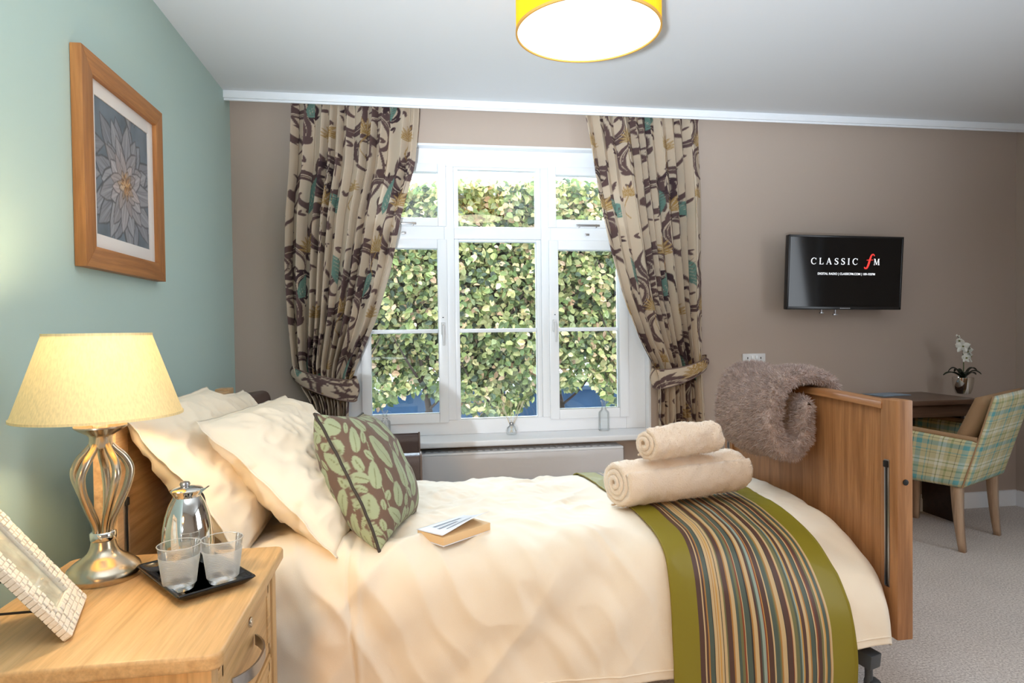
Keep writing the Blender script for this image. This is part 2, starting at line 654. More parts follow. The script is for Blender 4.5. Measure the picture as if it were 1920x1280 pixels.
def vnoise(x, y, z=0.0):
    x, y, z = np.broadcast_arrays(np.asarray(x, float), np.asarray(y, float), np.asarray(z, float))
    xi, yi, zi = np.floor(x).astype(int), np.floor(y).astype(int), np.floor(z).astype(int)
    xf, yf, zf = x - xi, y - yi, z - zi
    s = lambda t: t * t * t * (t * (t * 6 - 15) + 10)
    u, v, w_ = s(xf), s(yf), s(zf)
    g = lambda a, b, c: _tab[(xi + a) % 64, (yi + b) % 64, (zi + c) % 64]
    r = 0
    for a in (0, 1):
        for b in (0, 1):
            for c in (0, 1):
                r = r + g(a, b, c) * (u if a else 1 - u) * (v if b else 1 - v) * (w_ if c else 1 - w_)
    return r * 2 - 1


def fbm(x, y, z=0.0, o=3):
    r, a = 0, 1
    for k in range(o):
        r = r + a * vnoise(x * 2 ** k + 7 * k, y * 2 ** k + 3 * k, np.asarray(z) * 2 ** k)
        a *= 0.5
    return r


def xform(me, loc=(0, 0, 0), rot=(0, 0, 0), scale=(1, 1, 1)):
    me.transform(Matrix.LocRotScale(Vector(loc), Euler(rot), Vector(scale)))
    return me


class Raster:
    """cloth design painted with discs, sampled at mesh vertices"""
    def __init__(s, w_, h_, res, base):
        s.res, s.w, s.h = res, w_, h_
        s.a = np.ones((int(h_ / res), int(w_ / res), 3)) * np.array(base[:3])

    def stroke(s, pts, widths, col, wrap=True, jag=0.0):
        p = smooth_path(pts, 14) if len(pts) > 2 else np.linspace(pts[0], pts[-1], 40)
        seg = np.linalg.norm(np.diff(p, axis=0), axis=1)
        L = np.concatenate([[0], np.cumsum(seg)])
        n = max(4, int(L[-1] / (s.res * 1.1)))
        t = np.linspace(0, 1, n)
        x = np.interp(t * L[-1], L, p[:, 0])
        y = np.interp(t * L[-1], L, p[:, 1])
        r = np.interp(t, np.linspace(0, 1, len(widths)), widths)
        if jag:
            r = r * (1 + jag * np.sin(t * L[-1] / 0.006 * 1.0))
        H, W = s.a.shape[:2]
        for xx, yy, rr in zip(x, y, r):
            k = int(math.ceil(rr / s.res))
            ci, cj = int(yy / s.res), int(xx / s.res)
            I, J = np.meshgrid(np.arange(ci - k, ci + k + 1), np.arange(cj - k, cj + k + 1), indexing='ij')
            ok = ((I * s.res - yy) ** 2 + (J * s.res - xx) ** 2) <= rr * rr
            if wrap:
                s.a[I[ok] % H, J[ok] % W] = col[:3]
            else:
                ok &= (I >= 0) & (I < H) & (J >= 0) & (J < W)
                s.a[I[ok], J[ok]] = col[:3]

    def leaf(s, x, y, L, wd, ang, col, vein=None, bend=0.0):
        c, sn = math.cos(ang), math.sin(ang)
        pts = [(x + L * t * c - bend * t * t * L * sn, y + L * t * sn + bend * t * t * L * c) for t in (0, 0.25, 0.5, 0.75, 1)]
        s.stroke(pts, [0.001, wd * 0.4, wd * 0.5, wd * 0.36, 0.0008], col)
        if vein:
            s.stroke(pts[:-1], [s.res * 0.7] * 2, vein)

    def sample(s, u, v):
        H, W = s.a.shape[:2]
        x = (np.asarray(u) / s.res)
        y = (np.asarray(v) / s.res)
        xi, yi = np.floor(x).astype(int), np.floor(y).astype(int)
        xf, yf = (x - xi)[..., None], (y - yi)[..., None]
        g = lambda a, b: s.a[(yi + a) % H, (xi + b) % W]
        return (g(0, 0) * (1 - xf) + g(0, 1) * xf) * (1 - yf) + (g(1, 0) * (1 - xf) + g(1, 1) * xf) * yf


def copy_thing(o, loc, rotz, label):
    c = o.copy()
    COL.objects.link(c)
    c.location = loc
    c.rotation_euler = (0, 0, rotz)
    c['label'] = label
    for ch in [k for k in bpy.data.objects if k.parent == o]:
        d = ch.copy()
        COL.objects.link(d)
        d.parent = c
        for g in [k for k in bpy.data.objects if k.parent == ch]:
            e = g.copy()
            COL.objects.link(e)
            e.parent = d
    return c


def fuzz(me_src, n, length, width, seed=1, droop=0.0, mask=None, paint=None):
    """short fibres growing out of a surface, returned as one mesh"""
    r = np.random.RandomState(seed)
    me_src.calc_loop_triangles()
    nt = len(me_src.loop_triangles)
    tri = np.empty(nt * 3, dtype=np.int32)
    me_src.loop_triangles.foreach_get('vertices', tri)
    tri = tri.reshape(-1, 3)
    co = np.empty(len(me_src.vertices) * 3)
    me_src.vertices.foreach_get('co', co)
    co = co.reshape(-1, 3)
    a, b, c = co[tri[:, 0]], co[tri[:, 1]], co[tri[:, 2]]
    nn = np.cross(b - a, c - a)
    ar = np.linalg.norm(nn, axis=1)
    pr = ar / ar.sum()
    k = r.choice(nt, n, p=pr)
    u, v = r.rand(n), r.rand(n)
    f = u + v > 1
    u[f], v[f] = 1 - u[f], 1 - v[f]
    p = a[k] + (b[k] - a[k]) * u[:, None] + (c[k] - a[k]) * v[:, None]
    N = nn[k] / (ar[k][:, None] + 1e-12)
    d = N + r.normal(0, 0.55, (n, 3))
    d[:, 2] -= droop
    d /= np.linalg.norm(d, axis=1)[:, None]
    L = length * (0.6 + 0.8 * r.rand(n))[:, None]
    s_ = np.cross(d, r.normal(0, 1, (n, 3)))
    s_ /= np.linalg.norm(s_, axis=1)[:, None] + 1e-9
    V = np.stack([p - s_ * width - N * 0.001, p + s_ * width - N * 0.001, p + d * L * 0.6 + s_ * width * 0.8, p + d * L], 1).reshape(-1, 3)
    i = np.arange(n) * 4
    me = bpy.data.meshes.new('m')
    me.from_pydata(V.tolist(), [], np.stack([i, i + 1, i + 2, i + 3], 1).tolist())
    return me

# ================================================================== THE ROOM
XL, XR, YB, YF, ZC = -0.92, 3.84, 3.6, -2.0, 2.4
OX0, OX1, OZ0, OZ1 = -0.38, 1.381, 0.56, 2.2
struct('floor', box(XL - 0.1, YF - 0.1, -0.1, XR + 0.1, YB + 0.15, 0, bevel=0), 'carpet')
struct('ceiling', box(XL - 0.1, YF - 0.1, ZC, XR + 0.1, YB + 0.25, ZC + 0.1, bevel=0), 'ceil')
struct('wall_left', box(XL - 0.1, YF - 0.1, 0, XL, YB, ZC, bevel=0), 'teal')
struct('wall_right', box(XR, YF - 0.1, 0, XR + 0.1, YB, ZC, bevel=0), 'taupe')
struct('wall_back', boxes([(XL - 0.1, YB, 0, OX0, YB + 0.25, ZC), (OX1, YB, 0, XR + 0.1, YB + 0.25, ZC),
                           (OX0, YB, 0, OX1, YB + 0.25, OZ0), (OX0, YB, OZ1, OX1, YB + 0.25, ZC)], 0), 'taupe')
# wall behind the camera
struct('wall_front', box(XL, YF - 0.1, 0, XR, YF, ZC, bevel=0), 'taupe')
# plastered reveal lining of the window opening
struct('trim_1', boxes([(OX0, YB - 0.002, OZ1 - 0.012, OX1, YB + 0.14, OZ1), (OX1 - 0.012, YB - 0.002, OZ0, OX1, YB + 0.14, OZ1),
                        (OX0, YB - 0.002, OZ0, OX0 + 0.012, YB + 0.14, OZ1)], 0.002), 'white')
# narrow cornice strip along the back wall
struct('trim_2', boxes([(XL, 3.475, 2.362, XR, 3.50, 2.4), (XL, 3.487, 2.352, XR, 3.497, 2.364)], 0.003), 'white')
sk = [(0, 0), (0.018, 0), (0.018, 0.075), (0.012, 0.085), (0.010, 0.095), (0, 0.098)]
struct('baseboard_back', prism([(YB - a, b) for a, b in sk], XL, XR, 'X'), 'white')
struct('baseboard_right', prism([(XR - a, b) for a, b in sk], YF, YB - 0.018, 'Y'), 'white')
struct('baseboard_left', prism([(XL + a, b) for a, b in sk], YF, YB - 0.018, 'Y'), 'white')

# ------------------------------------------------------------------ the window
struct('trim_3', box(-0.44, 3.42, 0.548, 1.425, 3.74, 0.580, bevel=0.009, seg=3), 'white')      # sill board
FY0, FY1 = 3.655, 3.735
win = struct('window_1', boxes([
    (-0.368, FY0, 0.58, -0.258, FY1, 2.188), (1.250, FY0, 0.58, 1.369, FY1, 2.188),
    (-0.258, FY0, 0.58, 1.250, FY1, 0.662), (-0.258, FY0, 2.090, 1.250, FY1, 2.188),
    (0.195, FY0, 0.662, 0.250, FY1, 2.090), (0.750, FY0, 0.662, 0.805, FY1, 2.090),
    (-0.258, FY0, 1.672, 0.195, FY1, 1.760), (0.250, FY0, 1.685, 0.750, FY1, 1.745), (0.805, FY0, 1.672, 1.250, FY1, 1.760)], 0.004), 'white')
put('bead', boxes([(0.250, 3.672, 0.640, 0.277, 3.715, 1.685), (0.723, 3.672, 0.640, 0.750, 3.715, 1.685),
                   (0.277, 3.672, 0.640, 0.723, 3.715, 0.664), (0.277, 3.672, 1.672, 0.723, 3.715, 1.685),
                   (0.250, 3.672, 1.745, 0.277, 3.715, 2.11), (0.723, 3.672, 1.745, 0.750, 3.715, 2.11),
                   (0.277, 3.672, 1.745, 0.723, 3.715, 1.757), (0.277, 3.672, 2.078, 0.723, 3.715, 2.11)], 0.003), 'white', win)
put('glazing_bar', box(0.277, 3.678, 1.155, 0.723, 3.712, 1.177, bevel=0.006), 'white', win)
put('pane', box(0.27, 3.696, 0.655, 0.73, 3.700, 1.68, bevel=0), 'glass', win)
put('pane', box(0.27, 3.696, 1.75, 0.73, 3.700, 2.095, bevel=0), 'glass', win)


def casement(x0, x1, z0, z1, s, bar):
    c = put('casement', boxes([(x0, 3.638, z0, x0 + s, 3.70, z1), (x1 - s, 3.638, z0, x1, 3.70, z1),
                               (x0 + s, 3.638, z0, x1 - s, 3.70, z0 + s), (x0 + s, 3.638, z1 - s, x1 - s, 3.70, z1)], 0.005), 'white', win)
    if bar:
        put('glazing_bar', box(x0 + s, 3.672, 1.155, x1 - s, 3.70, 1.177, bevel=0.005), 'white', c)
    put('pane', box(x0 + s - 0.005, 3.684, z0 + s - 0.005, x1 - s + 0.005, 3.688, z1 - s + 0.005, bevel=0), 'glass', c)
    return c


casement(-0.270, 0.207, 0.652, 1.680, 0.052, True)
casement(0.790, 1.262, 0.650, 1.680, 0.055, True)
casement(-0.262, 0.207, 1.752, 2.100, 0.046, False)
casement(0.790, 1.262, 1.752, 2.100, 0.046, False)


def handle(x, z):
    h = put('window_handle', join(boxes([(x - 0.011, 3.622, z - 0.035, x + 0.011, 3.640, z + 0.035)], 0.005),
                                  tube(smooth_path([(x, 3.622, z + 0.02), (x, 3.606, z + 0.01), (x, 3.600, z - 0.03), (x, 3.602, z - 0.095)]), [0.006, 0.008, 0.007, 0.005], flat=0.7)), 'plastic', win)
    put('screw', lathe([(0, 0), (0.004, 0), (0.004, 0.004), (0, 0.005)], (x, 3.62, z + 0.06), 10), 'blackm', win)


handle(0.180, 1.18)
handle(0.818, 1.19)
for x in (-0.03, 1.02):
    put('window_stay', join(boxes([(x - 0.07, 3.622, 1.758, x + 0.07, 3.632, 1.770), (x - 0.055, 3.628, 1.752, x - 0.045, 3.652, 1.772), (x + 0.045, 3.628, 1.752, x + 0.055, 3.652, 1.772)], 0.003),
                            boxes([(x - 0.012, 3.640, 1.708, x + 0.012, 3.655, 1.720)], 0.003)), 'steel', win)

# plain frames added around the side fill lights, with no real windows there
def fill_light_frame(name, x, s, yc, hw, z0, z1):
    xa, xb = sorted((x, x + s * 0.02))
    struct(name, boxes([(xa, yc - hw - 0.06, z0 - 0.06, xb, yc - hw, z1 + 0.06), (xa, yc + hw, z0 - 0.06, xb, yc + hw + 0.06, z1 + 0.06),
                        (xa, yc - hw, z0 - 0.06, xb, yc + hw, z0), (xa, yc - hw, z1, xb, yc + hw, z1 + 0.06)], 0.003), 'white')


fill_light_frame('fill_frame_left', XL, 1, -0.95, 0.80, 0.70, 2.20)
fill_light_frame('fill_frame_right', XR, -1, 0.35, 0.90, 0.80, 2.30)

# ------------------------------------------------------------------ outside: hedge, wall, ground
struct('trim_4', box(-7, 3.9, -0.25, 9, 16, -0.15, bevel=0), 'paving')        # paved yard outside


def hedge():
    t = thing('hedge', 'tall clipped hedge of green and yellow leaves outside the window', 'hedge', (0.9, 5.75, -0.15))
    n = 46000
    x = rng.uniform(-2.1, 4.4, n)
    zt = 2.42 + 0.07 * fbm(x * 1.5, 0.3)
    zb = 0.56 + 0.20 * fbm(x * 1.3, 4.2) - 0.34 * np.exp(-((x - 0.75) / 0.28) ** 2) - 0.16 * np.exp(-((x - 1.95) / 0.25) ** 2)
    z = zb + (zt - zb) * rng.rand(n) ** 0.95
    bulge = 0.16 * fbm(x * 2.2, z * 2.2)
    depth = rng.rand(n) ** 1.6 * 0.34
    y = 5.5 + bulge + depth
    top = rng.rand(n) < 0.16
    y[top] = 5.5 + rng.rand(top.sum()) * 0.6
    z[top] = zt[top] + rng.normal(0, 0.03, top.sum())
    P = np.stack([x, y, z], 1)
    nrm = np.stack([rng.normal(0, 0.5, n), -1 + rng.normal(0, 0.35, n), 0.45 + rng.normal(0, 0.5, n)], 1)
    nrm /= np.linalg.norm(nrm, axis=1)[:, None]
    d = np.cross(nrm, rng.normal(0, 1, (n, 3)) + np.array([0, 0, 0.1]))
    d[:, 2] = np.where(d[:, 2] > 0, -d[:, 2], d[:, 2])
    d /= np.linalg.norm(d, axis=1)[:, None]
    sd = np.cross(d, nrm)
    L = rng.uniform(0.042, 0.082, n)[:, None]
    W = L * rng.uniform(0.30, 0.40, n)[:, None]
    f = nrm * L * 0.10
    V = np.stack([P, P + d * L * 0.3 + sd * W + f, P + d * L * 0.7 + sd * W * 0.8 + f, P + d * L, P + d * L * 0.7 - sd * W * 0.8 + f, P + d * L * 0.3 - sd * W + f, P + d * L * 0.5 - f * 0.4], 1)
    i = np.arange(n)[:, None] * 7
    q = np.concatenate([i + np.array([[0, 1, 2, 6]]), i + np.array([[6, 2, 3, 4]]), i + np.array([[0, 6, 4, 5]])], 0)
    me = bpy.data.meshes.new('m')
    me.from_pydata(V.reshape(-1, 3).tolist(), [], q.tolist())
    pal = np.array([srgb(*c)[:3] for c in [(118, 132, 78), (90, 108, 66), (150, 154, 98), (176, 174, 120), (196, 182, 132), (206, 176, 146), (70, 84, 66), (140, 148, 108), (184, 150, 118)]])
    pw = np.array([.2, .16, .18, .12, .08, .05, .1, .08, .03])
    ci = rng.choice(len(pal), n, p=pw)
    c = np.clip(pal[ci] * rng.uniform(0.65, 1.75, (n, 1)), 0, 0.9)
    set_paint(me, np.repeat(c, 7, 0))
    put('foliage', me, 'leaves', t)
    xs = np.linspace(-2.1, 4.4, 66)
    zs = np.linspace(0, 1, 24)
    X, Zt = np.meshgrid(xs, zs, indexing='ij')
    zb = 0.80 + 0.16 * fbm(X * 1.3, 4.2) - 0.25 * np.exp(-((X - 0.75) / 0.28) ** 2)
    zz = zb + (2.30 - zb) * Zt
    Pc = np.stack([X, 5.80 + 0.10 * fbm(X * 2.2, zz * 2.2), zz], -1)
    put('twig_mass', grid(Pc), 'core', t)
    for k, (tx, lean) in enumerate([(-1.3, .1), (-0.55, .2), (0.15, -.1), (0.72, .15), (1.35, -.15), (1.95, .1), (2.7, -.1), (3.6, .1)]):
        p = smooth_path([(tx, 5.75, -0.16), (tx + 0.02, 5.73, 0.3), (tx + lean * 0.5, 5.70, 0.8), (tx + lean, 5.72, 1.5)])
        br = [tube(p, [0.04, 0.032, 0.022, 0.012], 8)]
        for j in range(5):
            z0 = 0.45 + j * 0.22
            sgn = (-1) ** (j + k)
            br.append(tube(smooth_path([(tx + lean * z0 * 0.6, 5.72, z0), (tx + sgn * 0.16, 5.62, z0 + 0.2), (tx + sgn * 0.3, 5.56, z0 + 0.45)]), [0.014, 0.009, 0.004], 6))
        put('trunk', join(*br), 'bark', t)
    return t


hedge()
t = thing('garden_wall', 'low blue painted wall seen under the hedge outside the window', 'wall', (0.8, 7.0, -0.15))
put('wall_body', box(-4, 6.9, -0.15, 5.6, 7.1, 0.50, bevel=0.01), 'bluewall', t)
put('coping', box(-4, 6.86, 0.50, 5.6, 7.14, 0.55, bevel=0.01), 'paving', t)

# ------------------------------------------------------------------ radiator, socket
t = thing('radiator', 'low white panel radiator under the window sill', 'radiator', (0.4, 3.5, 0))
put('front_panel', box(-0.5, 3.43, 0.12, 1.155, 3.455, 0.505, bevel=0.006), 'rad', t)
put('top_grille', boxes([(-0.5, 3.432, 0.505, 1.155, 3.565, 0.517)] + [(-0.45 + k * 0.04, 3.47, 0.517, -0.425 + k * 0.04, 3.55, 0.519) for k in range(39)], 0.003), 'white', t)
put('side_panel', box(1.140, 3.45, 0.12, 1.155, 3.595, 0.505, bevel=0.004), 'rad', t)
put('side_panel', box(-0.5, 3.45, 0.12, -0.485, 3.595, 0.505, bevel=0.004), 'rad', t)
put('back_panel', box(-0.48, 3.56, 0.12, 1.14, 3.595, 0.50, bevel=0.004), 'rad', t)
put('foot', box(-0.3, 3.47, 0.0, -0.26, 3.56, 0.13, bevel=0.003), 'rad', t)
put('foot', box(0.9, 3.47, 0.0, 0.94, 3.56, 0.13, bevel=0.003), 'rad', t)


def socket(cx, cz, label):
    t = thing('wall_socket', label, 'wall socket', (cx, YB, cz))
    put('faceplate', box(-0.073, -0.012, -0.043, 0.073, -0.0005, 0.043, bevel=0.004), 'plastic', t, local=True)
    for s in (-1, 1):
        put('rocker_switch', box(s * 0.014 - 0.007, -0.017, 0.010, s * 0.014 + 0.007, -0.011, 0.030, bevel=0.002), 'white', t, local=True)
        put('pin_holes', boxes([(s * 0.042 - 0.003, -0.0125, 0.010, s * 0.042 + 0.003, -0.0115, 0.022),
                                (s * 0.042 - 0.015, -0.0125, -0.014, s * 0.042 - 0.008, -0.0115, -0.009),
                                (s * 0.042 + 0.008, -0.0125, -0.014, s * 0.042 + 0.015, -0.0115, -0.009)], 0), 'blackm', t, local=True)
    return t


p = at(1414, 676, Y=3.59)
socket(p.x, p.z, 'white double socket on the wall above the foot of the bed')
p = at(1716, 940, Y=3.59)
socket(p.x, p.z, 'white double socket low on the wall under the desk')

# ------------------------------------------------------------------ television
tv = thing('television', 'black flat screen television on a bracket on the taupe wall', 'television', (2.530, 3.455, 1.478))
tv.rotation_euler = (R(3), R(0.6), 0)
TW, TH = 0.742, 0.432
put('housing', join(boxes([(-TW / 2, 0.0, -TH / 2, TW / 2, 0.030, TH / 2)], 0.006), boxes([(-0.26, 0.028, -0.15, 0.26, 0.052, 0.12)], 0.012)), 'bezel', tv, local=True)
put('bezel', boxes([(-TW / 2, -0.004, TH / 2 - 0.012, TW / 2, 0.004, TH / 2), (-TW / 2, -0.004, -TH / 2, TW / 2, 0.004, -TH / 2 + 0.018),
                    (-TW / 2, -0.004, -TH / 2, -TW / 2 + 0.012, 0.004, TH / 2), (TW / 2 - 0.012, -0.004, -TH / 2, TW / 2, 0.004, TH / 2)], 0.003), 'bezel', tv, local=True)
scr = put('screen', box(-TW / 2 + 0.012, -0.002, -TH / 2 + 0.018, TW / 2 - 0.012, 0.003, TH / 2 - 0.012, bevel=0), 'screen', tv, local=True)
put('wall_bracket', boxes([(-0.10, 0.05, -0.10, 0.10, 0.075, 0.08), (-0.03, 0.07, -0.05, 0.03, 0.13, 0.03), (-0.11, 0.115, -0.14, 0.11, 0.135, 0.10)], 0.003), 'blackm', tv, local=True)
put('bracket_hook', boxes([(-0.12, 0.04, -0.235, -0.112, 0.05, -0.20), (-0.125, 0.036, -0.24, -0.105, 0.052, -0.232)], 0.001), 'steel', tv, local=True)
put('bracket_hook', (boxes([(-0.03, 0.04, -0.245, -0.022, 0.05, -0.20), (-0.04, 0.036, -0.250, -0.012, 0.052, -0.242)], 0.001)), 'steel', tv, local=True)


def ribbon(pts, ws, y, n=10):
    """flat letter stroke: centre line (x,z) with changing width, as thin solid"""
    p = smooth_path(pts, n) if len(pts) > 2 else np.array(pts, float)
    w_ = np.interp(np.linspace(0, 1, len(p)), np.linspace(0, 1, len(ws)), ws)
    T = np.gradient(p, axis=0)
    T /= np.linalg.norm(T, axis=1)[:, None]
    N = np.stack([-T[:, 1], T[:, 0]], 1)
    a, b = p + N * w_[:, None] / 2, p - N * w_[:, None] / 2
    P = np.zeros((len(p), 4, 3))
    for k, (q, yy) in enumerate([(a, y), (b, y), (b, y + 0.001), (a, y + 0.001)]):
        P[:, k, 0], P[:, k, 1], P[:, k, 2] = q[:, 0], yy, q[:, 1]
    return grid(P, closed_v=True, caps=True, smooth=False)


def serif_word(word, x, z, h, y, gap):
    """roman capitals drawn with thick and thin strokes and serifs"""
    th, tn, sf = h * 0.17, h * 0.07, h * 0.07
    out = []
    R_ = lambda pts, ws: out.append(ribbon([(x + a * h, z + b * h) for a, b in pts], [w_ * h for w_ in ws], y))
    for ch in word:
        if ch == 'C':
            R_([(0.84, 0.80), (0.66, 0.95), (0.42, 0.97), (0.16, 0.78), (0.09, 0.5), (0.16, 0.22), (0.42, 0.03), (0.68, 0.06), (0.86, 0.22)], [.06, .07, .13, .17, .13, .07, .05])
            R_([(0.85, 0.98), (0.85, 0.70)], [.07, .04])
            wd = 0.92
        elif ch == 'L':
            R_([(0.2, 0.02), (0.2, 0.98)], [.16, .16]); R_([(0.06, 0.97), (0.36, 0.97)], [.06, .06]); R_([(0.06, 0.03), (0.70, 0.03)], [.06, .06]); R_([(0.70, 0.0), (0.72, 0.26)], [.09, .04])
            wd = 0.76
        elif ch == 'A':
            R_([(0.12, 0.03), (0.46, 1.0)], [.06, .08]); R_([(0.44, 1.0), (0.82, 0.03)], [.15, .17]); R_([(0.24, 0.35), (0.66, 0.35)], [.06, .06])
            R_([(0.0, 0.03), (0.26, 0.03)], [.05, .05]); R_([(0.66, 0.03), (0.96, 0.03)], [.05, .05])
            wd = 0.96
        elif ch == 'S':
            R_([(0.58, 0.84), (0.40, 0.97), (0.18, 0.88), (0.12, 0.70), (0.34, 0.53), (0.56, 0.38), (0.60, 0.18), (0.40, 0.03), (0.16, 0.06), (0.08, 0.20)], [.05, .08, .12, .17, .17, .12, .08, .05])
            R_([(0.60, 0.98), (0.59, 0.72)], [.06, .03]); R_([(0.07, 0.0), (0.08, 0.28)], [.06, .03])
            wd = 0.68
        elif ch == 'I':
            R_([(0.2, 0.02), (0.2, 0.98)], [.16, .16]); R_([(0.04, 0.97), (0.36, 0.97)], [.06, .06]); R_([(0.04, 0.03), (0.36, 0.03)], [.06, .06])
            wd = 0.40
        elif ch == 'M':
            R_([(0.14, 0.02), (0.18, 0.98)], [.07, .07]); R_([(0.18, 0.98), (0.52, 0.06)], [.15, .13]); R_([(0.50, 0.06), (0.86, 0.98)], [.06, .06]); R_([(0.86, 0.98), (0.90, 0.02)], [.15, .16])
            R_([(0.0, 0.03), (0.28, 0.03)], [.05, .05]); R_([(0.74, 0.03), (1.05, 0.03)], [.05, .05]); R_([(0.04, 0.97), (0.24, 0.97)], [.05, .05]); R_([(0.82, 0.97), (1.02, 0.97)], [.05, .05])
            wd = 1.06
        x += wd * h + gap
    return join(*out), x


hgt = 0.037
m1, xe = serif_word('CLASSIC', -0.226, 0.048, hgt, -0.0035, 0.0172)
put('lettering', m1, 'letters', scr, local=True, label='white spaced serif lettering on the screen')
xf = 0.122
put('lettering', ribbon([(xf + 0.060, 0.101), (xf + 0.052, 0.110), (xf + 0.040, 0.104), (xf + 0.031, 0.080), (xf + 0.022, 0.050), (xf + 0.012, 0.030), (xf - 0.001, 0.028), (xf - 0.002, 0.036)], [.005, .007, .009, .012, .012, .010, .006, .007], -0.0035), 'letters_red', scr, local=True, label='red letter f on the screen')
put('lettering', ribbon([(xf + 0.010, 0.076), (xf + 0.052, 0.078)], [.004, .004], -0.0036), 'letters_red', scr, local=True, label='red crossbar of the letter f')
m2, _ = serif_word('M', xf + 0.056, 0.048, hgt, -0.0035, 0)
put('lettering', m2, 'letters', scr, local=True, label='white letter M on the screen')


def text_mesh(s, size, bold=0.0, spacing=1.0):
    cu = bpy.data.curves.new('t', 'FONT')
    cu.body = s
    cu.size = size
    cu.align_x = 'CENTER'
    cu.offset = bold
    cu.space_character = spacing
    ob = bpy.data.objects.new('t', cu)
    COL.objects.link(ob)
    bpy.context.view_layer.update()
    me = bpy.data.meshes.new_from_object(ob.evaluated_get(bpy.context.evaluated_depsgraph_get()))
    bpy.data.objects.remove(ob)
    me.transform(Matrix.Rotation(R(90), 4, 'X'))
    return me


tm = text_mesh('DIGITAL RADIO | CLASSICFM.COM | 100-102FM', 0.0175, 0.0005, 1.02)
tm.transform(Matrix.Translation((0.004, -0.0035, -0.012)))
put('lettering', tm, 'letters', scr, local=True, label='small line of white text under the large lettering')
put('badge', boxes([(-0.03 + k * 0.0085, -0.0052, -TH / 2 + 0.006, -0.0245 + k * 0.0085, -0.004, -TH / 2 + 0.011) for k in range(8)], 0), 'steel', tv, local=True)

# ------------------------------------------------------------------ ceiling drum lamp
LX, LY = 0.565, 1.985
t = thing('ceiling_lamp', 'mustard yellow drum ceiling lamp with a glowing round diffuser', 'ceiling lamp', (LX, LY, 2.1))
rr = 0.226
put('drum_shade', lathe([(rr, 2.102), (rr, 2.325), (rr - 0.002, 2.325), (rr - 0.002, 2.102)], (LX, LY, 0), 96), 'drum', t)
put('edge_tape', lathe([(rr + 0.0015, 2.098), (rr + 0.0015, 2.106), (rr - 0.004, 2.106), (rr - 0.004, 2.098), (rr + 0.0015, 2.098)], (LX, LY, 0), 96), 'trim_brown', t)
put('edge_tape', lathe([(rr + 0.0015, 2.320), (rr + 0.0015, 2.328), (rr - 0.004, 2.328), (rr - 0.004, 2.320), (rr + 0.0015, 2.320)], (LX, LY, 0), 96), 'trim_brown', t)
put('diffuser', lathe([(0.0001, 2.103), (rr - 0.004, 2.103), (rr - 0.004, 2.107), (0.0001, 2.107)], (LX, LY, 0), 64), 'diffuser', t)
put('ceiling_rose', lathe([(0.0001, 2.36), (0.045, 2.362), (0.055, 2.385), (0.055, 2.4), (0.0001, 2.4)], (LX, LY, 0), 32), 'plastic', t)
put('cord', tube([(LX, LY, 2.24), (LX, LY, 2.365)], 0.004), 'plastic', t)
put('bulb', lathe([(0.0001, 2.17), (0.02, 2.175), (0.03, 2.20), (0.022, 2.23), (0.012, 2.245), (0.0001, 2.245)], (LX, LY, 0), 20), 'bulb2', t)
light('drum_lamp_downlight', 'AREA', (LX, LY, 2.099), 1.6, (1.0, 0.76, 0.46), shape='DISK', size=0.42)

# ------------------------------------------------------------------ framed flower print
PX = XL
t = thing('framed_picture', 'oak framed flower print hanging on the teal wall', 'picture', (PX, 2.26, 1.36))
y0, y1, z0, z1, fw, d0, d1 = 1.965, 2.555, 1.362, 1.978, 0.062, PX + 0.001, PX + 0.032


def bar(a, b, mat):
    """mitred frame side between outer corner a,b"""
    cy, cz = (y0 + y1) / 2, (z0 + z1) / 2
    ins = lambda p: (p[0] + fw * (1 if p[0] < cy else -1), p[1] + fw * (1 if p[1] < cz else -1))
    put('frame_side', prism([a, b, ins(b), ins(a)], d0, d1, 'X', bevel=0.002), mat, t)


bar((y0, z0), (y0, z1), 'frame_oak')
bar((y1, z0), (y1, z1), 'frame_oak')
bar((y0, z0), (y1, z0), 'frame_oak_y')
bar((y0, z1), (y1, z1), 'frame_oak_y')
put('mount', boxes([(PX + 0.014, y0 + fw - 0.004, z0 + fw - 0.004, PX + 0.018, 2.064, z1 - fw + 0.004), (PX + 0.014, 2.452, z0 + fw - 0.004, PX + 0.018, y1 - fw + 0.004, z1 - fw + 0.004),
                    (PX + 0.014, 2.062, z0 + fw - 0.004, PX + 0.018, 2.454, z0 + 0.105), (PX + 0.014, 2.062, z1 - 0.105, PX + 0.018, 2.454, z1 - fw + 0.004)], 0.001), 'mount', t)


